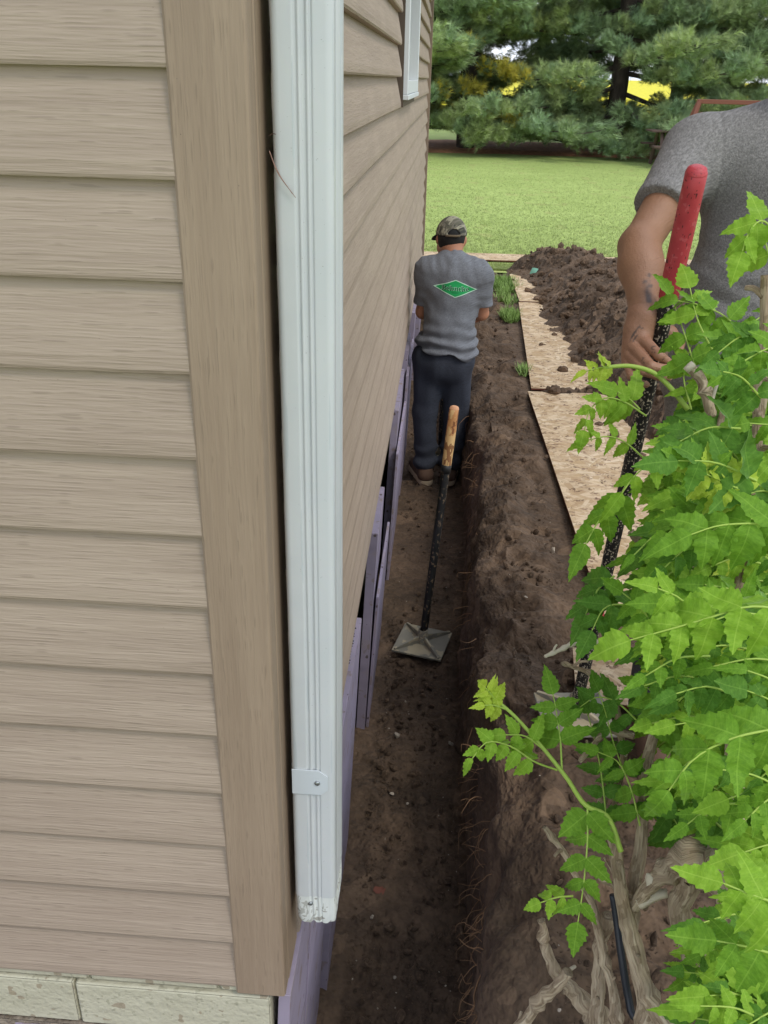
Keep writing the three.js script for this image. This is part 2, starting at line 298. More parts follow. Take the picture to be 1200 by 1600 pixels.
// ------------------------------------------------------------------ ground and trench
const FLOOR = -0.57;
const fb3 = (x, y, z, o = 4) => { let a = 0, w = 1; for (let i = 0; i < o; i++) { a += w * N3(x, y, z); x = x * 2.03 + 3.1; y = y * 2.03 + 1.7; z = z * 2.03 + 5.3; w *= 0.5; } return a; };
const edgeX = z => 0.2 + 0.035 * sstep(z, -2.8, -1.6) + 0.03 * Math.sin(z * 1.3 + 0.6) + 0.035 * N3(z * 1.9, 4.2, 0.3) + 0.02 * N3(z * 6, 1.2, 9);   // where the bank breaks off
const inBoards = (x, z) => x > 0.5 && z < -2.3 && z > -9.4;
function bankTop(x, z) {
  let y = -0.012 + 0.03 * fb3(x * 1.3, 0.2, z * 1.3, 3) + 0.02 * N3(x * 7, 2.2, z * 7) * (inBoards(x, z) ? 0 : 1);
  if (inBoards(x, z)) y = lerp(y, -0.02, 0.9 * sstep(x, 0.5, 0.58));
  return y;
}
{
  // swept cross-section: trench floor, steep right bank, soil beyond it
  const us = []; for (let i = 0; i <= 34; i++) us.push(['f', i / 34]); for (let i = 1; i <= 46; i++) us.push(['w', i / 46]);
  for (let i = 1; i <= 60; i++) us.push(['t', Math.pow(i / 60, 1.6)]);
  const zs = []; let z = 1.6; while (z > -8.8) { zs.push(z); z -= (z > -1 ? 0.03 : z > -5 ? 0.014 : 0.022); } zs.push(-8.8);
  const pos = [], uv = [], idx = [], nu = us.length;
  for (const zz of zs) {
    const e = edgeX(zz), rise = sstep(-zz, 7.7, 8.35);                // the trench runs out past the house corner
    const fl = FLOOR * (1 - rise), fx = e - 0.045;
    for (const [k, t] of us) {
      let x, y, nx = 0, ny = 1;
      if (k === 'f') { x = lerp(-0.3, fx, t); y = fl; }
      else if (k === 'w') { // steep wall then a rounded lip
        const a = t; x = fx + 0.05 * Math.pow(a, 1.4) + 0.1 * sstep(a, 0.74, 1); y = lerp(fl, bankTop(x, zz), a < 0.8 ? a / 0.8 * 0.9 : 0.9 + 0.1 * Math.sin((a - 0.8) / 0.2 * Math.PI / 2));
        const s = sstep(a, 0.6, 1); nx = -(1 - s); ny = s + 0.15;
      } else { x = fx + 0.15 + (4.2 - fx) * t; y = bankTop(x, zz); }
      const q = k === 'w' ? 1 : 0, quiet = inBoards(x, zz) ? 0.15 : 1;
      const lip = (k === 'w' ? sstep(t, 0.45, 0.75) : k === 't' ? 1 : 0) * sstep(x, 0.75, 0.5) * quiet; let d = lip * (0.05 * N3(x * 6.5, 7.7, zz * 5) - 0.035 * Math.abs(N3(x * 11, 3.3, zz * 9)) + 0.018 * Math.abs(N3(x * 23, 1, zz * 23))) + 0.022 * fb3(x * 4, y * 4, zz * 4, 3) * quiet + (q ? 0.014 : 0.013) * fb3(x * 13 + 5, y * 13, zz * 13, 2) * quiet + (q ? 0.006 : 0.009) * N3(x * 38, y * 38, zz * 38) * quiet;
      if (k === 'f') { d += 0.012 * Math.abs(N3(x * 22, 3, zz * 22)); if (zz < -3.4 && zz > -4.9) d *= 0.35; }    // a stretch already tamped flat
      pos.push(x + nx * d, y + ny * d, zz); uv.push(x + y * 0.9, zz);
    }
  }
  for (let j = 0; j < zs.length - 1; j++) for (let i = 0; i < nu - 1; i++) { const a = j * nu + i, b = a + nu; idx.push(a, a + 1, b, a + 1, b + 1, b); }
  const g = new THREE.BufferGeometry(); g.setAttribute('position', new THREE.Float32BufferAttribute(pos, 3)); g.setAttribute('uv', new THREE.Float32BufferAttribute(uv, 2)); g.setIndex(idx); g.computeVertexNormals();
  struct('trench_soil', g, M.dirt);
  // soil along the front of the house
  const f = new THREE.PlaneGeometry(4.4, 2.6, 60, 40); f.rotateX(-Math.PI / 2); f.translate(-2.49, -0.25, 0.35);
  const p = f.attributes.position; for (let i = 0; i < p.count; i++) p.setY(i, p.getY(i) + 0.04 * fb3(p.getX(i) * 3, 1, p.getZ(i) * 3)); f.computeVertexNormals(); metreUV(f);
  struct('front_soil', f, M.dirt);
}
// lawn: one sheet to the horizon with the digging and the house left open
const lawnC = tex(1024, 1024, (u, v) => {
  const a = fbm(u, v, 6, 6, 4, 501), b = fbm(u, v, 60, 60, 3, 506), c0 = fbm(u, v, 4, 30, 3, 511);
  let c = mix3(hex('#8a9c4c'), hex('#b0c070'), clamp(0.2 + 0.5 * a + 0.5 * (b - 0.5) + 0.35 * (c0 - 0.5), 0, 1)); if (fbm(u, v, 25, 25, 3, 516) > 0.7) c = mix3(c, hex('#9b9a5c'), 0.5); return c;
});
{
  const s = new THREE.Shape([[-600, -600], [600, -600], [600, 900], [-600, 900]].map(p => new THREE.Vector2(...p)));
  s.holes.push(new THREE.Path([[-6.3, 1.6], [-6.3, -7.5], [-0.31, -7.5], [-0.31, -8.75], [4.15, -8.75], [4.15, 1.55]].map(p => new THREE.Vector2(p[0], -p[1]))));
  const g = new THREE.ShapeGeometry(s); g.rotateX(-Math.PI / 2); metreUV(g);
  struct('lawn', g, std({ map: rep(lawnC, 1 / 6, 1 / 6), bumpMap: rep(lawnC, 1 / 3, 1 / 3), bumpScale: 0.02, roughness: 0.95 }));
  const mul = new THREE.PlaneGeometry(70, 5.6, 160, 20); mul.rotateX(-Math.PI / 2); mul.translate(6, 0.03, -26.6);
  const p = mul.attributes.position; for (let i = 0; i < p.count; i++) { const e = Math.min(1, (2.8 - Math.abs(p.getZ(i) + 26.6)) * 1.2); p.setY(i, p.getY(i) - 0.06 + 0.09 * e + 0.03 * fb3(p.getX(i) * 2, 0, p.getZ(i) * 2)); p.setZ(i, p.getZ(i) + 0.5 * N3(p.getX(i) * 0.3, 3, 1)); }
  mul.computeVertexNormals(); metreUV(mul);
  struct('mulch_bed', mul, std({ map: rep(tex(256, 256, (u, v) => { const a = fbm(u, v, 20, 20, 4, 601); return mix3(hex('#8f6143'), hex('#c99470'), a); }), 0.6, 0.6), roughness: 0.97 }));
  // flowering crop far behind the pines
  const fld = new THREE.PlaneGeometry(900, 420, 200, 90); fld.rotateX(-Math.PI / 2); fld.translate(60, 0, -264);
  const q = fld.attributes.position; for (let i = 0; i < q.count; i++) { const e = clamp((-q.getZ(i) - 54) / 3, 0, 1); q.setY(i, -0.05 + e * (0.95 + 0.12 * fb3(q.getX(i) * 0.3, 1, q.getZ(i) * 0.3)) + Math.max(0, -q.getZ(i) - 80) * 0.006); }
  fld.computeVertexNormals(); metreUV(fld);
  struct('yellow_field', fld, std({ map: rep(tex(256, 256, (u, v) => { const a = fbm(u, v, 30, 30, 3, 611); return mix3(hex('#a8a31c'), hex('#e6d81f'), a * 1.2); }), 0.2, 0.2), roughness: 0.95 }));
}
// loose crumbs of soil: one countless mass
const crumbGeo = [0, 1, 2].map(s => { const g = new THREE.IcosahedronGeometry(1, 2), p = g.attributes.position; for (let i = 0; i < p.count; i++) { const v = V(p.getX(i), p.getY(i), p.getZ(i)); v.multiplyScalar(1 + 0.35 * N3(v.x * 1.4 + s * 7, v.y * 1.4, v.z * 1.4) + 0.15 * N3(v.x * 4, v.y * 4 + s * 5, v.z * 4)); p.setXYZ(i, v.x, v.y * 0.75, v.z); } g.computeVertexNormals(); return g; });
function scatter(name, geo, mat, list, colour) {
  const im = new THREE.InstancedMesh(geo, mat, list.length), m = new THREE.Matrix4(), q = new THREE.Quaternion(), c = new THREE.Color();
  list.forEach((e, i) => { q.setFromEuler(new THREE.Euler(e.rx ?? 0, e.ry ?? 0, e.rz ?? 0)); im.setMatrixAt(i, m.compose(e.p, q, e.s)); if (colour) im.setColorAt(i, c.setRGB(...colour(e))); });
  im.name = numbered(name); scene.add(im); return stuff(sh(im));
}
const rockTone = e => { const k = 1.0 + 0.55 * e.k; return [k, k, k]; };

// ------------------------------------------------------------------ house
const SW = -0.19, FRONT = -0.933, REAR = -7.66, COURSE = 0.1016, SBOT = EYE - 1.316;   // side siding face, front plane
{
  const H = thing('house', 'house with brown vinyl siding above a painted block foundation', 'house');
  const add = (name, g, m, par) => mesh(name, g, m, par ?? H);
  const group = name => { const g = new THREE.Group(); g.name = name; H.add(g); return g; };
  // carcass behind the cladding
  add('sheathing', mergeGeometries([box(-6.2, SW - 0.022, SBOT + 0.06, 2.78, REAR + 0.02, FRONT - 0.022), box(-6.2, -0.262, -0.7, SBOT + 0.0595, REAR + 0.02, -0.985)]), M.tar);
  const prof = new THREE.Shape([[0, 0], [0.011, 0.0], [0.0125, 0.004], [0.0122, 0.018], [0.0005, COURSE + 0.012], [-0.006, COURSE + 0.012], [-0.006, 0.004]].map(p => new THREE.Vector2(...p)));
  function board(len, wave, seed) { // butt edge proud by 12 mm, profile in xy, length along z
    const g = new THREE.ExtrudeGeometry(prof, { depth: len, bevelEnabled: false, steps: Math.max(1, Math.round(len / 0.25)) });
    const p = g.attributes.position; for (let i = 0; i < p.count; i++) p.setX(i, p.getX(i) + wave * N3(p.getZ(i) * 0.9 + seed * 3, seed * 1.7, 0.5) * (p.getY(i) < 0.05 ? 1 : 0.3));
    const n = g.attributes.normal, uv = new Float32Array(p.count * 2), r = mulberry(seed + 3), ou = r(), ov = r();
    for (let i = 0; i < p.count; i++) { uv[2 * i] = p.getZ(i) + ou; uv[2 * i + 1] = p.getY(i) + p.getX(i) + ov; } g.setAttribute('uv', new THREE.BufferAttribute(uv, 2)); void n; return g;
  }
  const side = group('side_wall'), front = group('front_wall');
  const W0 = -3.6, W1 = -4.62, WB = 1.585, WT = 2.45;                                      // window opening along z and y
  for (let k = 0; k < 24; k++) {
    const y = SBOT + k * COURSE; if (y > 2.75) break;
    const cut = y + COURSE > WB + 0.05 && y < WT;
    const spans = cut ? [[W0 + 0.032, -1.047], [REAR + 0.1, W1 - 0.03]] : [[REAR + 0.1, -1.047]];
    spans.forEach(([a, b], i) => { const g = board(b - a, 0.0022, k * 2 + i); g.scale(1.7, 1, 1); g.translate(SW - 0.0208, y, a); add('siding_board', g, M.siding, side); });
    const f = board(3.9, 0.0012, 100 + k); f.rotateY(-Math.PI / 2); f.translate(-0.266, y, FRONT - 0.0155); add('siding_board', f, M.siding, front);
  }
  // corner posts: an L of two grained faces with folded edges
  const post = (x0, x1, z0, z1, s) => { const g = box(x0, x1, SBOT - 0.008, 2.78, z0, z1, 0.0035); const p = g.attributes.position, uv = g.attributes.uv, n = g.attributes.normal; for (let i = 0; i < p.count; i++) { uv.setXY(i, p.getY(i) + s, (Math.abs(n.getZ(i)) > 0.5 ? p.getX(i) : p.getZ(i)) * 1.0 + s * 0.37); } return g; };
  const lp = (pts) => { const g = new THREE.ExtrudeGeometry(new THREE.Shape(pts.map(([x, z]) => new THREE.Vector2(x, -z))), { depth: 2.78 - SBOT + 0.008, bevelEnabled: false }); g.rotateX(-Math.PI / 2); g.translate(0, SBOT - 0.008, 0); const p = g.attributes.position, n = g.attributes.normal, uv = new Float32Array(p.count * 2); for (let i = 0; i < p.count; i++) { uv[2 * i] = p.getY(i) + 0.13; uv[2 * i + 1] = (Math.abs(n.getZ(i)) > 0.7 ? p.getX(i) : p.getZ(i) + 0.5); } g.setAttribute('uv', new THREE.BufferAttribute(uv, 2)); return g; };
  const cp = add('corner_post', lp([[-0.275, -0.936], [-0.272, FRONT], [-0.199, FRONT], [-0.1965, -0.9345], [-0.1955, -0.938], [-0.1955, -0.9455], [-0.275, -0.9455]]), M.post);
  add('post_flank', lp([[-0.1955, -0.9457], [-0.1955, -0.965], [-0.1945, -0.967], [-0.1945, -1.045], [-0.208, -1.045], [-0.208, -0.9457]]), M.post, cp);
  const rp = add('corner_post', post(-0.21, -0.178, REAR - 0.002, REAR + 0.014, 0.9), M.post);
  add('post_flank', post(-0.29, -0.2105, REAR - 0.002, REAR + 0.012, 0.3), M.post, rp);
  // window with proud white frame, set in a dark channel
  const win = group('window');
  const X = -0.166, fr = (y0, y1, z0, z1) => box(SW - 0.05, X, y0, y1, z0, z1, 0.003);
  const wf = add('window_frame', mergeGeometries([fr(WB + 0.012, WT, W0 - 0.055, W0), fr(WB + 0.012, WT, W1, W1 + 0.055), fr(WT - 0.055, WT - 0.001, W1 + 0.0555, W0 - 0.0555), fr(WB + 0.013, WB + 0.06, W1 + 0.0555, W0 - 0.0555)]), M.white, win); void wf;
  add('window_sill', box(SW - 0.05, X + 0.004, WB - 0.006, WB + 0.0115, W1 - 0.004, W0 + 0.004, 0.003), M.white, win);
  add('channel_trim', mergeGeometries([box(SW - 0.03, SW + 0.007, WB - 0.03, WT + 0.03, W0 + 0.0005, W0 + 0.009), box(SW - 0.03, SW + 0.007, WB - 0.03, WT + 0.03, W1 - 0.022, W1 - 0.0045), box(SW - 0.03, SW + 0.0075, WB - 0.029, WB - 0.0065, W1 - 0.0045, W0 - 0.0005)]), M.trim, win);
  add('pane', box(SW - 0.028, SW - 0.024, WB + 0.06, WT - 0.055, W1 + 0.055, W0 - 0.055), M.glass, win);
  add('blind', box(SW - 0.048, SW - 0.042, WB + 0.06, WT - 0.055, W1 + 0.055, W0 - 0.055), M.blind, win);
  // roof with eaves
  const slope = (s) => { const g = box(-3.8, 0.42, 0, 0.14, REAR - 0.4, FRONT + 0.4); return g; };
  const rf = new THREE.ExtrudeGeometry(new THREE.Shape([[0.22, 2.8], [0.22, 2.95], [-3.1, 4.4], [-6.6, 2.95], [-6.6, 2.8]].map(p => new THREE.Vector2(...p))), { depth: FRONT - REAR + 0.6, bevelEnabled: false }); void slope;
  rf.translate(0, 0, REAR - 0.3); metreUV(rf); add('roof', rf, std({ color: 0x4b4642, roughness: 0.95 }));
  // block foundation: front face in painted blocks, side face coated dark
  const ff = group('front_foundation'), sf = group('side_foundation');
  add('mortar_bed', box(-4.2, -0.245, -0.5, SBOT + 0.05, -1.02, FRONT - 0.021), M.mortar, ff);
  const r = mulberry(40);
  const rows = [[0.311, 0.36, -0.232], [0.205, 0.308, -0.232], [-0.01, 0.199, -0.4], [-0.21, -0.014, -0.232]];
  rows.forEach(([y0, y1, off], i) => {
    let x1 = -0.222; let first = true;
    while (x1 > -1.6) {
      const w = i === 0 ? (first ? 0.085 : 0.215) : i === 1 ? (first ? 0.327 : 0.4) : (first && i === 2 ? 0.2 : 0.4), x0 = x1 - w + 0.003; first = false; void off;
      const raw = i >= 2;
      const g = new RoundedBoxGeometry(x1 - x0, y1 - y0 - 0.003, 0.07, 3, 0.006); g.translate((x0 + x1) / 2, (y0 + y1) / 2, FRONT - 0.0465 + (i === 1 ? 0.004 : 0) + 0.003 * (r() - 0.5)); metreUV(g, false, r(), r());
      add('block', g, raw ? M.rawBlock : M.block, ff); x1 = x0 - 0.003;
    }
  });
  for (let j = 0; j < 5; j++) for (let i = 0; i < 18; i++) {
    const y1 = SBOT + 0.05 - j * 0.2, z1 = -0.985 - i * 0.4 - (j % 2) * 0.2; if (z1 - 0.39 < REAR) continue;
    const g = new RoundedBoxGeometry(0.06, 0.193, 0.393, 2, 0.006); g.translate(-0.284 + 0.003 * (r() - 0.5), y1 - 0.0965, z1 - 0.1965); metreUV(g, false, r(), r()); add('block', g, M.tar, sf);
  }
}
// downspout: ribbed tube with rounded corners, strap, crimped chalky end
{
  const x0 = -0.1842, x1 = -0.1205, zf = -0.985, zb = -1.085, xm = (x0 + x1) / 2, zm = (zf + zb) / 2;
  const D = thing('downspout', 'white ribbed metal downspout strapped beside the brown corner post', 'downspout', V(xm, 0.436, zm));
  function outline(gx, gz, ribs) { // closed loop with shallow flutes on all faces
    const hx = (x1 - x0) / 2 * gx, hz = (zf - zb) / 2 * gz, r = 0.008, o = [];
    const face = (ax, az, bx, bz, nx, nz, list) => { const n = 60; for (let i = 0; i <= n; i++) { const t = i / n; let d = 0; if (ribs) for (const [c, w, h] of list) { const q = Math.abs(t - c) / w; if (q < 1) d = Math.max(d, h * (0.5 + 0.5 * Math.cos(Math.PI * Math.pow(q, 2.2)))); } o.push([lerp(ax, bx, t) - nx * d, lerp(az, bz, t) - nz * d]); } };
    const arc = (cx, cz, a0) => { for (let i = 1; i < 7; i++) { const a = a0 + i / 7 * Math.PI / 2; o.push([cx + r * Math.cos(a), cz + r * Math.sin(a)]); } };
    const L = [[0.36, 0.055, 0.0018], [0.53, 0.075, 0.0024], [0.685, 0.04, 0.0018]], L2 = [[0.2, 0.05, 0.002], [0.33, 0.05, 0.002], [0.5, 0.07, 0.002], [0.67, 0.05, 0.002], [0.8, 0.05, 0.002]];
    face(hx, -hz + r, hx, hz - r, 1, 0, L2); arc(hx - r, hz - r, 0);
    face(hx - r, hz, -hx + r, hz, 0, 1, L.map(([c, w, h]) => [1 - c, w, h])); arc(-hx + r, hz - r, Math.PI / 2);
    face(-hx, hz - r, -hx, -hz + r, -1, 0, L2); arc(-hx + r, -hz + r, Math.PI);
    face(-hx + r, -hz, hx - r, -hz, 0, -1, L); arc(hx - r, -hz + r, Math.PI * 1.5);
    return o;
  }
  function tubeOf(levels) {
    const pos = [], uv = [], idx = []; let n = 0;
    levels.forEach(([y, gx, gz, ox, jag, ribs]) => { const o = outline(gx, gz, ribs); n = o.length; o.push(o[0]); let s = 0; o.forEach(([a, b], i) => { if (i) s += Math.hypot(a - o[i - 1][0], b - o[i - 1][1]); const ux = i === n ? 0 : i; pos.push(a + ox, y + jag * N3(ux * 0.15, 3.3, 1.2), b); uv.push(s, y); }); });
    for (let j = 0; j < levels.length - 1; j++) for (let i = 0; i < n; i++) { const a = j * (n + 1) + i, b = a + n + 1; idx.push(a, b, a + 1, a + 1, b, b + 1); }
    const g = new THREE.BufferGeometry(); g.setAttribute('position', new THREE.Float32BufferAttribute(pos, 3)); g.setAttribute('uv', new THREE.Float32BufferAttribute(uv, 2)); g.setIndex(idx); g.computeVertexNormals(); return g;
  }
  const lv = []; for (let i = 0; i <= 40; i++) { const y = 0.058 + i * 0.0565; lv.push([y, 1, 1, 0.0006 * N3(y * 3, 0, 4), 0, true]); }
  mesh('pipe', tubeOf(lv), M.downspout, D);
  const end = mesh('crimped_end', tubeOf([[0.07, 0.985, 0.985, 0, 0, true], [0.056, 0.985, 0.985, 0, 0.002, true], [0.05, 0.97, 0.97, 0, 0.002, true], [0.02, 0.965, 0.96, 0.0008, 0.003, true], [0.0, 0.94, 0.95, 0.001, 0.006, false], [0.004, 0.9, 0.92, 0.001, 0.006, false], [0.05, 0.9, 0.92, 0, 0, false]]), M.chalk, D);
  const sc = new THREE.SphereGeometry(0.0038, 12, 8); sc.scale(1, 1, 0.6);
  const s2 = mesh('screw', sc.clone().translate(-0.008, 0.042, zf - zm - 0.001), M.screw, end); void s2;
  const st = new THREE.Shape([[-0.0305, -0.0215], [0.011, -0.0215], [0.021, -0.012], [0.021, 0.013], [0.008, 0.023], [-0.0305, 0.023]].map(p => new THREE.Vector2(...p)));
  const sg = new THREE.ExtrudeGeometry(st, { depth: 0.0012, bevelEnabled: true, bevelSize: 0.0004, bevelThickness: 0.0004, bevelSegments: 2 }); sg.translate(0, 0.293, zf - zm + 0.0006); metreUV(sg);
  const strap = mesh('strap', sg, M.strap, D);
  mesh('screw', sc.clone().scale(1.1, 1.1, 1).translate(0.006, 0.294, zf - zm + 0.003), M.screw, strap);
  mesh('strap_wing', box(-0.0332, -0.0312, 0.272, 0.315, zf - zm - 0.07, zf - zm - 0.012), M.strap, strap);
  // dry pine needles caught behind the pipe
  const needle = (pts) => tube(pts.map(([a, b, d]) => atP(a, b, 'z', zf + d)), [0.0006, 0.0005, 0.0003], 5, 6);
  top('pine_needle', needle([[421, 212, 0.004], [427, 209, 0.006], [431, 210, 0.006]]), std({ color: 0x4a342a }), 'short dark twig tip poking from behind the white downspout', 'pine needle');
  top('pine_needle', mergeGeometries([needle([[421, 238, -0.002], [436, 272, 0.004], [457, 303, 0.003]]), needle([[421, 236, -0.002], [434, 270, 0.005], [462, 309, 0.004]])]), std({ color: 0x8d6f62 }), 'long dry pine needle hanging across the top of the downspout', 'pine needle');
}
// ------------------------------------------------------------------ foam boards
{
  function foam(x0, x1, y0, y1, z0, z1, lean, label, turn = 0) {
    const o = thing('foam_board', label, 'insulation board', V((x0 + x1) / 2, y0, (z0 + z1) / 2), 'purple foam boards against the foundation');
    const hx = (x1 - x0) / 2, hz = (z1 - z0) / 2, h = y1 - y0;
    const g = new RoundedBoxGeometry(hx * 2, h - 0.002, hz * 2, 1, 0.0015); g.translate(0, h / 2 - 0.001, 0); metreUV(g, false, z0, 0);
    mesh('face_panel', g, M.foam, o);
    const t = box(-hx + 0.0008, hx - 0.0008, h - 0.003, h, -hz + 0.0008, hz - 0.0008); const uv = t.attributes.uv; for (let i = 0; i < uv.count; i++) uv.setX(i, uv.getX(i) + z0); mesh('cut_edge', t, M.foamTop, o);
    o.rotation.z = lean; o.rotation.y = turn; return o;
  }
  const B = FLOOR - 0.05;
  const K = -0.042;
  foam(-0.258, -0.238, B, 0.31, -1.19, -0.949, -0.052, 'purple foam board with pink edge tucked under the corner post');
  foam(-0.262, -0.238, B, 0.27, -1.55, -1.2, -0.056, 'purple foam board standing just below the end of the downspout');
  foam(-0.252, -0.222, B, 0.272, -2.14, -1.6, K, 'purple foam board with ink marks on its pink edge, nearest beyond the downspout');
  foam(-0.252, -0.219, B, 0.262, -3.07, -2.68, K, 'purple foam board beside the square tamper plate', 0.012);
  foam(-0.214, -0.204, B, 0.0, -3.3, -2.7, -0.05, 'thin grey purple foam panel leaning low behind the tamper plate');
  foam(-0.25, -0.218, B, 0.275, -4.56, -3.9, K, 'purple foam board just this side of the workman standing in the trench', 0.01);
  foam(-0.212, -0.2, B, 0.1, -4.55, -3.8, -0.045, 'long grey purple foam panel leaning beside the feet of the workman');
  foam(-0.25, -0.218, B, 0.27, -5.32, -4.93, K, 'purple foam board beside the dark trousers of the workman', 0.01);
  foam(-0.212, -0.198, B, 0.16, -5.6, -4.8, -0.035, 'grey purple foam panel in front of the boards beside the workman');
  foam(-0.25, -0.216, B, 0.28, -6.35, -5.8, K, 'purple foam board at the elbow of the workman', 0.01);
  foam(-0.235, -0.2, B, 0.3, -7.75, -7.05, K, 'purple foam board at the far corner of the house');
  const fr = foam(-0.665, -0.235, -0.45, 0.19, -0.944, -0.914, 0, 'purple foam board lying along the front foundation, only its pink edge showing'); void fr;
  // smeared print on the edge of the near board
  const r = mulberry(5), ink = []; for (let i = 0; i < 16; i++) { const q = new THREE.CircleGeometry(0.0018 + 0.002 * r(), 6); q.rotateX(-Math.PI / 2); q.scale(1, 1, 1.5); q.translate(-0.2365 + 0.006 * (r() - 0.5), 0.2724 + i * 0.00001, -2.085 + i * 0.0125 + 0.005 * r()); ink.push(q); }
  const nb = scene.children.find(o => o.name === 'foam_board_002'); mesh('ink_print', local(mergeGeometries(ink), nb), M.black, nb);
}
// ------------------------------------------------------------------ flake boards laid as a walkway
function osb(c, label, y, turn = 0, th = 0.012) { // c: four ground corners [x, z] in order
  const o = thing('flake_board', label, 'board', V(c[0][0], y, c[0][1]), 'flake boards laid on the soil');
  const s = new THREE.Shape(c.map(([x, z]) => new THREE.Vector2(x - c[0][0], -(z - c[0][1]))));
  const g = new THREE.ExtrudeGeometry(s, { depth: th - 0.002, bevelEnabled: false }); g.rotateX(-Math.PI / 2); metreUV(g, false, c[0][0] * 1.7, c[0][1] * 0.9); mesh('edge', g, M.osbEdge, o);
  const t = new THREE.ExtrudeGeometry(s, { depth: 0.002, bevelEnabled: false }); t.rotateX(-Math.PI / 2); t.translate(0, th - 0.002, 0); metreUV(t, false, c[0][0] * 1.7, c[0][1] * 0.9); mesh('face', t, M.osb, o);
  o.rotation.z = turn; return o;
}
osb([[0.522, -5.06], [0.6, -2.64], [1.8, -2.68], [1.73, -5.1]], 'near flake board with a dark red edge beside the trench bank', 0.008);
osb([[0.622, -7.42], [0.548, -5.13], [1.75, -5.16], [1.83, -7.46]], 'middle flake board scattered with crumbs, next to the dirt pile', 0.006);
osb([[0.615, -8.62], [0.632, -7.47], [1.85, -7.5], [1.83, -8.65]], 'small far flake board at the foot of the dirt pile', 0.004);
osb([[0.47, -2.42], [0.45, -2.16], [1.5, -2.0], [1.55, -2.34]], 'broken flake board corner under the leafy vine', 0.012);
osb([[-1.6, -9.62], [-1.6, -9.25], [2.7, -9.3], [2.7, -9.68]], 'pale flake board strip lying along the edge of the lawn', 0.012);
// ------------------------------------------------------------------ dirt pile
const lumps = [[1.0, -5.12, 0.115, 0.5, 0.07], [1.3, -4.72, 0.15, 0.25, 0.42], [1.12, -8.8, 0.33, 0.36, 0.4], [1.32, -7.9, 0.28, 0.46, 0.6], [1.36, -6.9, 0.27, 0.5, 0.6], [1.46, -6.0, 0.27, 0.48, 0.55], [1.5, -5.2, 0.24, 0.42, 0.5], [1.5, -4.5, 0.18, 0.4, 0.4], [1.35, -3.9, 0.08, 0.35, 0.3], [2.1, -6.6, 0.3, 0.7, 1.2], [2.0, -8.4, 0.22, 0.7, 0.6]];
function pileY(x, z) {
  let y = -0.05; const wx = x + 0.12 * N3(x * 2.2, 5, z * 2.2), wz = z + 0.12 * N3(x * 2.2, 9, z * 2.2);
  for (const [a, b, h, rx, rz] of lumps) y += 0.8 * h * Math.exp(-(((wx - a) / rx) ** 2) - ((wz - b) / rz) ** 2);
  const k = sstep(y, -0.03, 0.06);
  y += k * (0.05 * fb3(x * 4, 0, z * 4, 2) + 0.04 * N3(x * 9, 4, z * 9) + 0.03 * Math.abs(N3(x * 19, 4, z * 19)) + 0.022 * Math.abs(N3(x * 37, 4, z * 37)) + 0.01 * N3(x * 70, 2, z * 70));
  return y;
}
{
  const o = thing('dirt_pile', 'long heap of loose brown dirt between the boards and the lawn', 'dirt pile', V(1.5, 0, -6.5));
  const g = new THREE.PlaneGeometry(3.2, 6.6, 240, 480); g.rotateX(-Math.PI / 2); g.translate(1.9, 0, -6.45);
  const p = g.attributes.position; for (let i = 0; i < p.count; i++) { const ex = Math.min(p.getX(i) - 0.3, 3.5 - p.getX(i), 1) ; p.setY(i, Math.min(pileY(p.getX(i), p.getZ(i)), -0.03 + Math.max(0, ex) * 2)); } g.computeVertexNormals(); metreUV(g);
  mesh('heap', local(g, o), M.dirt, o);
  const r = mulberry(88), list = [];
  for (let i = 0; i < 5000; i++) { const x = 0.6 + r() * 2.4, z = -9.4 + r() * 6, y = pileY(x, z); if (y < 0.012 && r() > 0.12) continue; const s = 0.004 + 0.032 * Math.pow(r(), 7); list.push({ p: V(x - 1.5, Math.max(y, 0.012) + s * 0.35, z + 6.5), s: V(s * (0.8 + 0.5 * r()), s * (0.7 + 0.4 * r()), s), rx: r() * 6, ry: r() * 6, rz: r() * 6, k: r() }); }
  const c = scatter('crumbs', crumbGeo[1], M.clod, list, rockTone); o.add(c); c.name = 'crumbs';
  // a torn leaf and two pale chips lie on the heap
  const lf = (px, py, z, w, h, col, label, cat, rot) => { const q = atP(px, py, 'z', z), g2 = new THREE.PlaneGeometry(w, h, 4, 2), pp = g2.attributes.position; for (let i = 0; i < pp.count; i++) { const k = 1 - Math.abs(pp.getX(i)) / w * 1.7; pp.setY(i, pp.getY(i) * k); pp.setZ(i, 0.012 * Math.cos(pp.getX(i) / w * 5)); } g2.computeVertexNormals(); const m = top(cat === 'leaf' ? 'torn_leaf' : 'stone_chip', g2, std({ color: col, side: THREE.DoubleSide }), label, cat); m.position.set(q.x, Math.max(pileY(q.x, q.z), 0) + 0.03, q.z); m.rotation.set(-0.7, 0, rot); };
  lf(836, 408, -8.45, 0.09, 0.06, 0x6fa08a, 'pale green torn leaf lying on the far end of the dirt pile', 'leaf', 0.6);
}
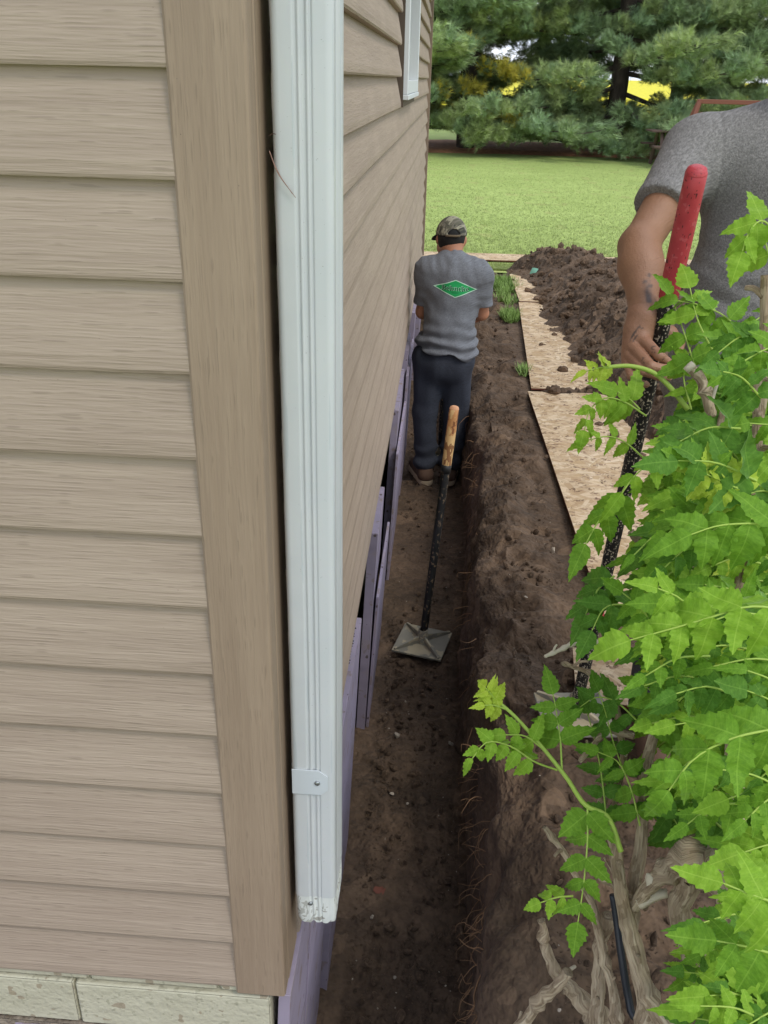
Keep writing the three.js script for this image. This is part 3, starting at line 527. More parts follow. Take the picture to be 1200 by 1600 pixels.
{ // crumbs, pebbles and straw over trench and bank
  const r = mulberry(77), list = [], peb = [];
  for (let i = 0; i < 14000; i++) {
    const z = -1.05 - 7 * Math.pow(r(), 1.5), e = edgeX(z); const fl = r() < 0.5; const x = fl ? -0.17 + r() * (e + 0.1) : e + 0.1 + Math.pow(r(), 1.3) * 0.9; if (!fl && inBoards(x, z) && r() > 0.06) continue;
    const y = fl ? FLOOR + 0.012 : inBoards(x, z) ? 0.012 : bankTop(x, z) + 0.006; if (fl && (z < -3.4 && z > -4.9) && r() > 0.3) continue;
    const s = 0.002 + 0.012 * Math.pow(r(), 9); (r() < 0.02 ? peb : list).push({ p: V(x, y, z), s: V(s * (0.7 + 0.8 * r()), s * (0.5 + 0.5 * r()), s), rx: r() * 6, ry: r() * 6, rz: r() * 6, k: r() });
  }
  tag(scatter('soil_crumbs', crumbGeo[0], M.clod, list, rockTone), 'loose crumbs of brown soil on the trench floor and bank', 'soil');
  tag(scatter('pebbles', crumbGeo[2], M.stone, peb, rockTone), 'tiny pale pebbles scattered in the soil', 'pebbles');
  // fine torn roots hanging out of the bank
  const roots = [];
  for (let i = 0; i < 150; i++) {
    const near = r() < 0.6, z = near ? -1.25 - r() * 1.0 : -2.2 - r() * 3.6, e = edgeX(z), cy = near ? -0.12 - 0.3 * r() : -0.08 - 0.25 * r(); let p = V(e - 0.03 + 0.03 * r(), cy, z); const pts = [p.clone()], n = 3 + r() * 4 | 0; let d = V(-0.6, -0.3 + r() * 0.5, r() - 0.5);
    for (let k = 0; k < n; k++) { d.add(V((r() - 0.55) * 1.1, (r() - 0.75) * 0.9, (r() - 0.5) * 1.6)).normalize(); p = p.clone().addScaledVector(d, 0.01 + 0.02 * r()); p.x = Math.min(p.x, e + 0.02); p.x = Math.max(p.x, e - 0.085); pts.push(p); }
    roots.push(tube(pts, [0.0011 + 0.001 * r(), 0.0005], 4, 3));
  }
  tag(stuff(mesh('fine_roots', mergeGeometries(roots), M.root, scene)), 'tangle of fine torn roots hanging from the trench bank', 'roots');
  const lm = std({ color: 0x7d4a3a, side: THREE.DoubleSide }), g = new THREE.CircleGeometry(0.018, 9), p = g.attributes.position; for (let i = 1; i < p.count; i++) { const k = 0.55 + 0.5 * r(); p.setXYZ(i, p.getX(i) * k * 1.2, p.getY(i) * k, 0.006 * r()); } g.computeVertexNormals();
  const m = top('dead_leaf', g, lm, 'small reddish dead leaf on the trench floor below the downspout', 'leaf'); m.position.copy(atP(594, 1391, 'y', FLOOR + 0.025)); m.rotation.set(-1.3, 0, 0.4);
}
// ------------------------------------------------------------------ tampers
function tamper(name, label, A, B, o) { // A: grip end, B: foot on the plate
  const G = thing(name, label, 'tamper', B), dir = A.clone().sub(B), L = dir.length(); dir.normalize();
  const P = t => dir.clone().multiplyScalar(L * t);
  const gr = tube([P(1 - o.grip), P(1 - o.grip * 0.5), P(1 - 0.004)], [o.r, o.r * 1.06, o.r * 1.02], 20, 4);
  const uv = gr.attributes.uv; for (let i = 0; i < uv.count; i++) uv.setXY(i, uv.getX(i) / 0.11, uv.getY(i) / 0.26);
  const grip = mesh('grip', gr, o.gm, G);
  const endCap = new THREE.LatheGeometry([[0, 0.008], [o.r * 0.5, 0.0075], [o.r * 0.86, 0.004], [o.r * 1.025, -0.004], [o.r * 1.02, -0.006]].map(p => new THREE.Vector2(...p)), 20); endCap.applyQuaternion(new THREE.Quaternion().setFromUnitVectors(V(0, 1, 0), dir)); endCap.translate(...P(1).toArray()); mesh('grip_end', endCap, o.em, grip);
  const sg = tube([P(0.015), P(0.3), P(0.6), P(1 - o.grip + 0.01)], o.sr ?? 0.0155, 16, 4); const u2 = sg.attributes.uv; for (let i = 0; i < u2.count; i++) u2.setXY(i, u2.getX(i) / 0.1, u2.getY(i) / 0.5); mesh('shaft', sg, o.sm, G);
  if (o.ferrule) mesh('ferrule', tube([P(1 - o.grip - 0.012), P(1 - o.grip + 0.02)], o.r * 1.07, 18, 2), M.steel, G);
  const a = o.plate / 2, rot = o.turn, q = new THREE.Quaternion().setFromEuler(new THREE.Euler(o.tx ?? 0, rot, o.tz ?? 0, 'YXZ'));
  const pl = new THREE.Group(); pl.quaternion.copy(q); pl.name = 'base_plate'; G.add(pl);
  const bx = new RoundedBoxGeometry(a * 2, 0.011, a * 1.9, 2, 0.003); const bp = bx.attributes.position; for (let i = 0; i < bp.count; i++) bp.setZ(i, bp.getZ(i) + 0.004 * N3(bp.getX(i) * 14, 2, 1) * Math.sign(bp.getZ(i))); metreUV(bx); mesh('plate', bx, M.cast, pl);
  for (let k = 0; k < 4; k++) { const s = new THREE.Shape([[0.014, 0], [a * 1.26, 0], [a * 1.26, 0.008], [0.03, 0.03], [0.014, 0.034]].map(p => new THREE.Vector2(...p))); const g = new THREE.ExtrudeGeometry(s, { depth: 0.007, bevelEnabled: true, bevelSize: 0.0015, bevelThickness: 0.0015, bevelSegments: 1 }); g.translate(0, 0.005, -0.0035); g.rotateY(Math.PI / 4 + k * Math.PI / 2); metreUV(g); mesh('rib', g, M.cast, pl); }
  mesh('socket', new THREE.LatheGeometry([[0.024, 0.004], [0.023, 0.03], [0.02, 0.065], [0.016, 0.068]].map(p => new THREE.Vector2(...p)), 18), M.cast, pl);
  return G;
}
{
  const B = atP(660, 1003, 'y', FLOOR + 0.045), A = atP(710, 637, 'z', B.z - 0.1);
  tamper('hand_tamper', 'tamper with pale wooden grip standing upright on the trench floor', A, B, { ferrule: true, grip: 0.245, r: 0.0185, gm: M.bareWood, em: M.endWood, sm: M.steel, plate: 0.215, turn: -0.24, tx: 0.05, tz: -0.02, sr: 0.0165 });
  const A2 = atD(1089, 266, 1.5), d2 = atD(955, 860, 2.1).sub(A2).normalize(), B2 = A2.clone().addScaledVector(d2, (A2.y - 0.035) / -d2.y);
  const t2 = tamper('hand_tamper', 'tamper with long red grip held by the man at right', A2, B2, { grip: 0.152, r: 0.0182, gm: M.redGrip, em: M.redTop, sm: M.chipped, plate: 0.2, turn: 0.1, tx: 0.0, sr: 0.016 });
  const n1 = B2.clone().addScaledVector(d2, -0.44).sub(B2), n2 = B2.clone().addScaledVector(d2, -0.415).sub(B2); mesh('red_band', tube([n1, n2], 0.0172, 14, 2), M.redGrip, t2);
}
// ------------------------------------------------------------------ people
function hull(lo, hi) { return [V(...lo), V(...hi)]; }
// --- man in the trench, seen from behind
{
  const Z = -5.02, F = FLOOR + 0.015;
  const P = thing('person', 'man in camouflage cap and grey shirt with green diamond, standing in the trench', 'person', V(0.03, F, Z));
  const J = {
    head: V(0.028, 0.872, Z - 0.085), chin: V(0.0, 0.80, Z - 0.16), nb: V(0.048, 0.745, Z - 0.012), nt: V(0.036, 0.84, Z - 0.06),
    sL: V(-0.088, 0.70, Z), sR: V(0.192, 0.695, Z), eL: V(-0.112, 0.455, Z - 0.07), eR: V(0.225, 0.455, Z - 0.09), wL: V(-0.03, 0.36, Z - 0.27), wR: V(0.1, 0.33, Z - 0.29),
    ch: V(0.05, 0.62, Z - 0.01), wa: V(0.038, 0.4, Z + 0.005), pe: V(0.022, 0.24, Z + 0.01),
    hL: V(-0.058, 0.22, Z), hR: V(0.1, 0.22, Z), kL: V(-0.068, -0.13, Z - 0.03), kR: V(0.118, -0.13, Z - 0.04), aL: V(-0.06, F + 0.085, Z + 0.015), aR: V(0.088, F + 0.085, Z + 0.0)
  };
  const hand = (x, y, z, w, c, s) => { let d = cap(x, y, z, w, c, 0.022, 0.026); for (let k = 0; k < 4; k++) { const a = V(c.x + s * 0.012, c.y + 0.02 - k * 0.016, c.z - 0.018 + k * 0.002), b = V(a.x - s * 0.034, a.y - 0.006, a.z - 0.014), e = V(b.x - s * 0.004, b.y - 0.004, b.z + 0.026 + k * 0.002); d = smin(d, Math.min(cap(x, y, z, a, b, 0.0085, 0.008), cap(x, y, z, b, e, 0.008, 0.0068)), 0.006); } const ta = V(c.x - s * 0.005, c.y + 0.026, c.z), tb = V(c.x - s * 0.036, c.y + 0.036, c.z + 0.006); return smin(d, cap(x, y, z, ta, tb, 0.01, 0.008), 0.008); };
  const toolX = 0.03, toolZ = Z - 0.335, hLc = V(toolX - 0.022, 0.345, toolZ + 0.012), hRc = V(toolX + 0.022, 0.275, toolZ + 0.012);
  const headS = (x, y, z) => {
    let d = ell(x, y, z, J.head, 0.074, 0.098, 0.088); d = smin(d, ell(x, y, z, J.chin, 0.05, 0.048, 0.048), 0.05);
    d = smin(d, cap(x, y, z, V(0.005, 0.84, Z - 0.178), V(0.006, 0.862, Z - 0.165), 0.011, 0.006), 0.012);         // nose
    for (const s of [-1, 1]) { d = smin(d, ell(x, y, z, V(0.029 + s * 0.077, 0.857, Z - 0.075), 0.009, 0.027, 0.017), 0.006); d = smax(d, -ell(x, y, z, V(0.01 + s * 0.027, 0.866, Z - 0.17), 0.012, 0.007, 0.01), 0.006); }
    return smin(d, cap(x, y, z, J.nb, J.nt, 0.056, 0.05), 0.03);
  };
  const bodyS = (x, y, z) => {
    let d = smin(cap(x, y, z, J.ch, J.wa, 0.1, 0.09), cap(x, y, z, J.wa, J.pe, 0.09, 0.1), 0.05);
    d = smin(d, cap(x, y, z, J.sL, J.sR, 0.055, 0.055), 0.07);
    d = smin(d, headS(x, y, z), 0.03);
    d = smin(d, smin(cap(x, y, z, J.sL, J.eL, 0.05, 0.038), cap(x, y, z, J.eL, J.wL, 0.038, 0.024), 0.02), 0.03);
    d = smin(d, smin(cap(x, y, z, J.sR, J.eR, 0.05, 0.038), cap(x, y, z, J.eR, J.wR, 0.038, 0.024), 0.02), 0.03);
    d = smin(d, chain(x, y, z, [J.hL, J.kL, J.aL], [0.075, 0.05, 0.036]), 0.04); return smin(d, chain(x, y, z, [J.hR, J.kR, J.aR], [0.075, 0.05, 0.036]), 0.04);
  };
  const full = (x, y, z) => Math.min(bodyS(x, y, z), 1);
  const bg = nets(full, V(-0.21, F, Z - 0.32), V(0.31, 1.0, Z + 0.17), 0.009);
  const hg = [nets((x, y, z) => smin(hand(x, y, z, J.wL, hLc, -1), cap(x, y, z, J.eL.clone().lerp(J.wL, 0.6), J.wL, 0.029, 0.023), 0.012), V(-0.1, 0.28, Z - 0.4), V(0.09, 0.45, Z - 0.17), 0.0035), nets((x, y, z) => smin(hand(x, y, z, J.wR, hRc, 1), cap(x, y, z, J.eR.clone().lerp(J.wR, 0.6), J.wR, 0.029, 0.023), 0.012), V(-0.02, 0.2, Z - 0.4), V(0.19, 0.42, Z - 0.17), 0.0035)];
  mesh('body', local(mergeGeometries([bg, ...hg]), P), M.skin1, P);
  // shirt
  const shirtS = (x, y, z) => {
    let d = smin(cap(x, y, z, V(0.05, 0.66, Z - 0.005), V(0.042, 0.42, Z), 0.125, 0.122), cap(x, y, z, V(0.042, 0.42, Z), V(0.028, 0.2, Z + 0.005), 0.122, 0.13), 0.06); d = smin(d, ell(x, y, z, V(0.03, 0.26, Z + 0.006), 0.178, 0.2, 0.142), 0.05);
    d = smin(d, ell(x, y, z, V(0.05, 0.6, Z - 0.01), 0.165, 0.2, 0.118), 0.05);
    d = smin(d, cap(x, y, z, J.sL, J.sR, 0.066, 0.066), 0.08);
    d = smin(d, cap(x, y, z, J.sL, J.sL.clone().lerp(J.eL, 0.8), 0.064, 0.062), 0.04); d = smin(d, cap(x, y, z, J.sR, J.sR.clone().lerp(J.eR, 0.8), 0.064, 0.064), 0.04);
    d = smin(d, cap(x, y, z, V(0.05, 0.69, Z - 0.005), V(0.048, 0.728, Z - 0.012), 0.08, 0.064), 0.06);
    const m = sstep(y, 0.5, 0.3), r = 0.05 + x * 0.2;
    const fold = 0.013 * m * Math.sin((y * 95 + 9 * r + 2.2 * N3(x * 9, y * 6, z * 7)) * (1 + 0.15 * N3(x * 3, 1, z * 3))) * (0.6 + 0.5 * N3(x * 7 + 2, y * 9, z * 7)) + 0.009 * N3(x * 13 + y * 6, y * 9 - x * 5, z * 9) + 0.006 * sstep(y, 0.55, 0.72) * N3(x * 26, y * 14 + x * 9, z * 6) + 0.007 * sstep(Math.abs(x - 0.052), 0.1, 0.15) * N3(x * 10, y * 22, z * 14);
    d += fold;
    const arm = x < -0.105 || x > 0.205;
    const hem = 0.262 - 0.05 * sstep(x, 0.06, 0.18) + 0.008 * Math.sin(x * 34) + 0.01 * sstep(x, 0.0, -0.12);
    if (arm && y > 0.35) d = smax(d, 0.502 - (z - Z) * 0.1 - y, 0.008); else d = smax(d, hem - y, 0.01);
    d = smax(d, -cap(x, y, z, J.nb, J.nt, 0.0585, 0.054), 0.006);
    return d;
  };
  const shg = nets(shirtS, V(-0.23, 0.15, Z - 0.2), V(0.33, 0.84, Z + 0.2), 0.006, 1);
  const shirt = mesh('shirt', local(shg, P), M.shirt1, P);
  // green diamond print lying on the back of the shirt
  {
    const c = document.createElement('canvas'); c.width = 512; c.height = 208; const x = c.getContext('2d');
    x.fillStyle = '#c9e6d2'; x.fillRect(0, 0, 512, 208); x.fillStyle = '#149a52'; x.beginPath(); x.moveTo(22, 104); x.lineTo(256, 9); x.lineTo(490, 104); x.lineTo(256, 199); x.fill();
    x.save(); x.font = 'bold 74px serif'; x.textAlign = 'center'; x.textBaseline = 'middle'; x.translate(258, 104); x.lineWidth = 5; x.strokeStyle = '#bfe3cb'; x.lineWidth = 3; x.strokeText('Behncke', -3, -2); x.fillStyle = '#1d3a2a'; x.fillText('Behncke', 0, 0); x.restore();
    x.fillStyle = '#0d6b38'; x.fillRect(206, 143, 100, 5); x.fillRect(220, 154, 72, 5);
    const t = new THREE.CanvasTexture(c); t.colorSpace = THREE.SRGBColorSpace;
    const n = 26, pos = [], uv = [], idx = [], cx = 0.064, cy = 0.632, hw = 0.121, hh = 0.048;
    for (let j = 0; j <= n; j++) for (let i = 0; i <= n; i++) {
      const a = i / n, b = j / n, u = (a - b), v = (a + b - 1), X = cx + u * hw, Y = cy + v * hh - u * 0.008; let zz = Z + 0.2;
      for (let k = 0; k < 60; k++) { const q = shirtS(X, Y, zz); if (q < 0.0003) break; zz -= q * 0.7; }
      pos.push(X, Y, zz + 0.0022); uv.push(0.5 + u * 0.5, 0.5 + v * 0.5);
    }
    for (let j = 0; j < n; j++) for (let i = 0; i < n; i++) { const a = j * (n + 1) + i, b = a + n + 1; idx.push(a, a + 1, b, a + 1, b + 1, b); }
    const g = new THREE.BufferGeometry(); g.setAttribute('position', new THREE.Float32BufferAttribute(pos, 3)); g.setAttribute('uv', new THREE.Float32BufferAttribute(uv, 2)); g.setIndex(idx); g.computeVertexNormals();
    mesh('logo_print', local(g, P), std({ map: t, roughness: 0.8, side: THREE.DoubleSide }), shirt).userData.label = 'green diamond print with pale border and dark lettering';
  }
  // loose trousers
  const pantS = (x, y, z) => {
    let d = ell(x, y, z, V(0.022, 0.21, Z + 0.005), 0.165, 0.15, 0.125);
    const fold = 0.011 * N3(x * 17, y * 4.5, z * 12) + 0.007 * Math.sin(y * 60 + 3 * N3(x * 8, y * 4, z * 6)) * sstep(y, -0.25, -0.42);
    d = smin(d, chain(x, y, z, [V(-0.058, 0.2, Z), V(-0.07, -0.12, Z - 0.02), V(-0.062, F + 0.11, Z + 0.01)], [0.098, 0.071, 0.063], 0.03), 0.04);
    d = smin(d, chain(x, y, z, [V(0.1, 0.2, Z), V(0.116, -0.12, Z - 0.03), V(0.092, F + 0.11, Z)], [0.098, 0.071, 0.062], 0.03), 0.035) + fold;
    return smax(smax(d, y - 0.34, 0.01), F + 0.062 + 0.012 * Math.sin(x * 40) - y, 0.012);
  };
  mesh('trousers', local(nets(pantS, V(-0.2, F, Z - 0.2), V(0.26, 0.4, Z + 0.2), 0.0075), P), M.pants1, P);
  for (const [a, t, ax] of [[J.aL, 0.32, -1], [J.aR, -0.12, 1]]) {
    const toe = V(a.x - Math.sin(t) * 0.17, F + 0.04, a.z - Math.cos(t) * 0.17), heel = V(a.x + Math.sin(t) * 0.03, F + 0.045, a.z + Math.cos(t) * 0.03); void ax;
    const sS = (x, y, z) => smax(smin(cap(x, y, z, heel, toe, 0.043, 0.046), cap(x, y, z, heel, V(a.x, F + 0.1, a.z), 0.042, 0.042), 0.03), F + 0.02 - y, 0.004);
    const lo = V(Math.min(toe.x, heel.x) - 0.07, F - 0.02, toe.z - 0.07), hi = V(Math.max(toe.x, heel.x) + 0.07, F + 0.17, heel.z + 0.07);
    const so = mesh('shoe', local(nets(sS, lo, hi, 0.006), P), M.shoe, P);
    const bS = (x, y, z) => smax(smax(cap(x, y * 0.3 + (F + 0.04) * 0.7, z, heel, toe, 0.047, 0.05), y - (F + 0.026), 0.005), F - 0.012 - y, 0.004);
    mesh('sole', local(nets(bS, lo, hi, 0.006), P), M.sole, so);
  }
  // hair and cap
  const hairS = (x, y, z) => { const d = ell(x, y, z, V(0.029, 0.872, Z - 0.082), 0.0775, 0.1, 0.0915); let q = smax(d, 0.815 + 0.02 * sstep(Math.abs(x - 0.035), 0.055, 0.02) - y, 0.006); q = smax(q, y - 0.92, 0.004); return smax(q, (Z - 0.085) - z - 0.012, 0.006); };
  mesh('hair', local(nets(hairS, V(-0.08, 0.78, Z - 0.2), V(0.14, 0.96, Z + 0.03), 0.005), P), M.hair, P);
  const capT = V(0.028, 0.882, Z - 0.085);
  const capS = (x, y, z) => { const tilt = (z - capT.z) * 0.22; let d = ell(x, y, z, V(capT.x, capT.y, capT.z), 0.086, 0.1, 0.1); d = smax(d, 0.878 + tilt * 0.6 - y, 0.006); return smax(d, -smax(Math.abs(x - 0.04) - 0.032 + Math.max(0, y - 0.905) * 0.9, smax(0.894 - y, Math.max(y - 0.925, (Z - 0.06) - z), 0.004), 0.006), 0.004); };
  const cp = mesh('cap', local(nets(capS, V(-0.1, 0.84, Z - 0.22), V(0.16, 1.01, Z + 0.06), 0.0045), P), M.camo, P);
  mesh('cap_opening', local(nets((x, y, z) => ell(x, y, z, V(capT.x, capT.y - 0.002, capT.z), 0.0805, 0.094, 0.0945) , V(-0.03, 0.89, Z - 0.06), V(0.105, 0.94, Z + 0.06), 0.006), P), M.black, cp);
  const st = []; for (let i = 0; i <= 8; i++) { const a = lerp(-0.45, 0.45, i / 8); st.push(V(0.036 + Math.sin(a) * 0.088, 0.891, capT.z + Math.cos(a) * 0.1)); }
  const sg = tube(st, 0.006, 6, 2); sg.scale(1, 1, 1); mesh('cap_strap', local(sg, P), M.strapTan, cp);
  // brim points forward, down and to the left
  const bf = new THREE.SphereGeometry(1, 18, 6, 0, Math.PI * 2, 0, Math.PI / 2); bf.scale(0.062, 0.018, 0.085); bf.rotateX(-0.42); bf.rotateY(0.55); bf.translate(capT.x - 0.045, 0.857, capT.z - 0.105);
  mesh('brim', local(bf, P), M.black, cp);
  // the tamper he is working with
  const tb = V(toolX, FLOOR + 0.045, toolZ), ta = V(toolX, 0.5, toolZ + 0.02);
  tamper('hand_tamper', 'dark tamper held in front of the man in the trench, seen between his legs', ta, tb, { grip: 0.2, r: 0.017, gm: M.steel, em: M.steel, sm: M.steel, plate: 0.2, turn: 0.1 });
}
// --- man at the right, facing the camera, holding the red-gripped tamper
{
  const P = thing('person', 'man in heather grey shirt at right, tattooed hand around the red-gripped tamper', 'person', V(0.73, 0, -2.0));
  const C = V(0.735, 0, -2.03);
  const shR = atD(1086, 238, 1.86), elR = atD(999, 384, 1.76), wrR = atD(1006, 492, 1.705);
  const shL = V(0.93, 1.51, -2.0), elL = V(1.03, 1.22, -1.97), wrL = V(1.01, 0.98, -1.86);
  const nk = V(C.x - 0.005, 1.56, C.z - 0.01), hd = V(C.x - 0.005, 1.76, C.z + 0.03);
  const torso = (x, y, z, g) => { // ribcage, belly, pelvis
    let d = ell(x, y, z, V(C.x, 1.36, C.z), 0.18 + g, 0.26 + g, 0.105 + g); d = smin(d, ell(x, y, z, V(C.x, 1.06, C.z), 0.155 + g, 0.2 + g, 0.1 + g), 0.1);
    d = smin(d, cap(x, y, z, V(shR.x + 0.02, shR.y - 0.0, shR.z - 0.01), V(shL.x - 0.02, shL.y, shL.z), 0.058 + g, 0.058 + g), 0.09); return smin(d, cap(x, y, z, V(C.x, 1.48, C.z), nk, 0.09 + g, 0.06 + g * 0.4), 0.07);
  };
  const legs = (x, y, z, g) => smin(chain(x, y, z, [V(C.x - 0.09, 0.9, C.z), V(C.x - 0.1, 0.48, C.z + 0.02), V(C.x - 0.1, 0.09, C.z - 0.02)], [0.088 + g, 0.06 + g, 0.042 + g], 0.04), chain(x, y, z, [V(C.x + 0.09, 0.9, C.z), V(C.x + 0.11, 0.48, C.z), V(C.x + 0.12, 0.09, C.z - 0.04)], [0.088 + g, 0.06 + g, 0.042 + g], 0.04), 0.03);
  // forearm to wrist: thick below the elbow, flat at the wrist
  const fm = elR.clone().lerp(wrR, 0.3);
  const armR = (x, y, z) => { let d = cap(x, y, z, shR, elR, 0.047, 0.036); d = smin(d, cap(x, y, z, elR, fm, 0.036, 0.038), 0.018); d = smin(d, cap(x, y, z, fm, wrR, 0.038, 0.0265), 0.03); return smin(d, cap(x, y, z, V(elR.x - 0.012, elR.y - 0.004, elR.z - 0.012), elR, 0.024, 0.03), 0.015); };
  const headS = (x, y, z) => {
    let d = ell(x, y, z, hd, 0.078, 0.11, 0.095); d = smin(d, ell(x, y, z, V(hd.x, hd.y - 0.075, hd.z + 0.035), 0.056, 0.05, 0.055), 0.05); d = smin(d, cap(x, y, z, V(hd.x, hd.y + 0.005, hd.z + 0.092), V(hd.x, hd.y - 0.032, hd.z + 0.108), 0.007, 0.013), 0.014);
    for (const s of [-1, 1]) { d = smin(d, ell(x, y, z, V(hd.x + s * 0.08, hd.y - 0.01, hd.z - 0.005), 0.009, 0.03, 0.019), 0.006); d = smax(d, -ell(x, y, z, V(hd.x + s * 0.03, hd.y + 0.002, hd.z + 0.096), 0.014, 0.008, 0.012), 0.008); }
    d = smax(d, -cap(x, y, z, V(hd.x - 0.02, hd.y - 0.065, hd.z + 0.098), V(hd.x + 0.02, hd.y - 0.065, hd.z + 0.098), 0.004, 0.004), 0.004); return smin(d, cap(x, y, z, V(nk.x, nk.y - 0.03, nk.z), V(hd.x, hd.y - 0.07, hd.z - 0.02), 0.06, 0.056), 0.03);
  };
  const bodyS = (x, y, z) => { let d = Math.min(torso(x, y, z, -0.02), 9); d = smin(d, legs(x, y, z, -0.01), 0.05); d = smin(d, armR(x, y, z), 0.03); d = smin(d, chain(x, y, z, [shL, elL, wrL], [0.055, 0.043, 0.028]), 0.03); d = smin(d, chain(x, y, z, [wrL, V(1.005, 0.92, -1.83), V(0.99, 0.86, -1.81)], [0.028, 0.034, 0.016], 0.02), 0.02); return smin(d, headS(x, y, z), 0.03); };
  // right hand: every finger its own chain of joints
  const D = (a, b, d) => atD(a, b, d);
  const fing = [
    [[D(1001, 527, 1.700), D(1030, 556, 1.655), D(1047, 568, 1.672)], [0.0125, 0.0096, 0.0078]],
    [[D(991, 543, 1.702), D(1017, 573, 1.648), D(1040, 577, 1.654), D(1055, 579, 1.672)], [0.0125, 0.0098, 0.0088, 0.0074]],
    [[D(986, 556, 1.706), D(1006, 580, 1.658), D(1030, 588, 1.664), D(1045, 590, 1.682)], [0.0118, 0.0092, 0.0084, 0.007]],
    [[D(981, 566, 1.712), D(987, 587, 1.68), D(997, 598, 1.69), D(1010, 601, 1.705)], [0.0108, 0.0086, 0.0078, 0.0066]]];
  const thumb = [[D(1018, 516, 1.735), D(1047, 520, 1.742), D(1060, 536, 1.738), D(1061, 552, 1.728)], [0.017, 0.013, 0.0115, 0.0085]];
  const palm = (x, y, z) => { let d = cap(x, y, z, wrR, D(1001, 530, 1.712), 0.025, 0.0165); d = smin(d, cap(x, y, z, wrR, D(989, 552, 1.716), 0.025, 0.0155), 0.016); d = smin(d, cap(x, y, z, D(992, 515, 1.712), D(983, 562, 1.722), 0.02, 0.013), 0.02); return smin(d, cap(x, y, z, D(1010, 512, 1.725), D(1000, 550, 1.732), 0.018, 0.013), 0.02); };
  const handS = (x, y, z) => { let f = 1e9; for (const [p, r] of fing) f = Math.min(f, chain(x, y, z, p, r, 0.004)); let d = smin(palm(x, y, z), f, 0.009); d = smin(d, chain(x, y, z, thumb[0], thumb[1], 0.006), 0.01); return smin(d, cap(x, y, z, elR.clone().lerp(wrR, 0.75), wrR, 0.0302, 0.0265), 0.012); };
  const box2 = (pts, m) => { const lo = V(9, 9, 9), hi = V(-9, -9, -9); for (const p of pts) { lo.min(p); hi.max(p); } return [lo.subScalar(m), hi.addScalar(m)]; };
  const hb = box2([wrR, elR.clone().lerp(wrR, 0.7), ...fing.flatMap(f => f[0]), ...thumb[0]], 0.045);
  const gHand = nets(handS, hb[0], hb[1], 0.0028);
  const gArm = nets(armR, ...box2([shR, elR, wrR], 0.07), 0.005);
  const gBody = nets(bodyS, V(0.26, 0.02, -2.2), V(1.14, 1.9, -1.75), 0.014);
  const skin = mergeGeometries([gBody, gArm, gHand]);
  { // skin tones, nails and the dark tattoo lines
    const p = skin.attributes.position, col = new Float32Array(p.count * 3), q = V(0, 0, 0);
    const base = [0.29, 0.148, 0.08], red = [0.37, 0.19, 0.12], ink = [0.045, 0.04, 0.042], nail = [0.55, 0.36, 0.28];
    const lines = [], ln = (pts, w, d) => { for (let i = 0; i < pts.length - 1; i++) lines.push([D(pts[i][0], pts[i][1], d), D(pts[i + 1][0], pts[i + 1][1], d), w]); };
    ln([[983, 535], [989, 522], [999, 511], [1004, 513], [1013, 509]], 0.0016, 1.69); ln([[987, 527], [997, 512], [999, 508]], 0.0018, 1.69); ln([[989, 533], [995, 524]], 0.0014, 1.69);
    ln([[1013, 470], [1010, 455], [1008, 440], [1014, 430], [1016, 447], [1015, 470], [1012, 460]], 0.004, 1.675);
    const letters = [[[1023, 541], [1019, 541], [1018, 545], [1023, 547], [1023, 550], [1019, 550]], [[1010, 560], [1005, 559], [1003, 564], [1006, 567], [1010, 565]]];
    for (const l of letters) ln(l, 0.0011, 1.66); ln([[994, 570], [996, 573]], 0.0011, 1.68); ln([[1035, 562], [1037, 561]], 0.0012, 1.65);
    const tips = [fing[0][0][2], fing[1][0][3], fing[2][0][3], thumb[0][3]];
    const o = camera.position;
    for (let i = 0; i < p.count; i++) {
      q.fromBufferAttribute(p, i); const n = 0.5 + 0.5 * N3(q.x * 45, q.y * 45, q.z * 45), n2 = 0.5 + 0.5 * N3(q.x * 9, q.y * 9, q.z * 9);
      let k = clamp((q.distanceTo(D(1000, 550, 1.69)) < 0.09 ? 0.75 : 0.15) + 0.3 * (n2 - 0.5), 0, 1), c = mix3(base, red, k).map(v => v * (0.92 + 0.16 * n));
      let m = 0; for (const [a, b, w] of lines) { // distance across the skin, taken square to the arm's near side
        const ab = b.clone().sub(a), t = clamp(q.clone().sub(a).dot(ab) / ab.lengthSq(), 0, 1), r = a.clone().addScaledVector(ab, t), vd = r.clone().sub(o).normalize(), w2 = q.clone().sub(r), al = w2.dot(vd); if (Math.abs(al) > 0.035) continue; const d = w2.addScaledVector(vd, -al).length(); m = Math.max(m, 1 - sstep(d, w * 0.5, w * 1.5)); }
      if (skin.attributes.normal.getZ(i) < -0.2) m = 0;
      c = mix3(c, ink, 0.8 * m); for (const t of tips) if (q.distanceTo(t) < 0.0075 && skin.attributes.normal.getZ(i) > 0.1) c = mix3(c, nail, 0.7);
      col.set(c, i * 3);
    }
    skin.setAttribute('color', new THREE.BufferAttribute(col, 3));
  }
  mesh('body', local(skin, P), M.skin2, P);
  const sleeveEnd = shR.clone().lerp(elR, 0.62), axis = elR.clone().sub(shR).normalize(), seamA = atD(1112, 175, 1.86), lEnd = shL.clone().lerp(elL, 0.7), lax = elL.clone().sub(shL).normalize();
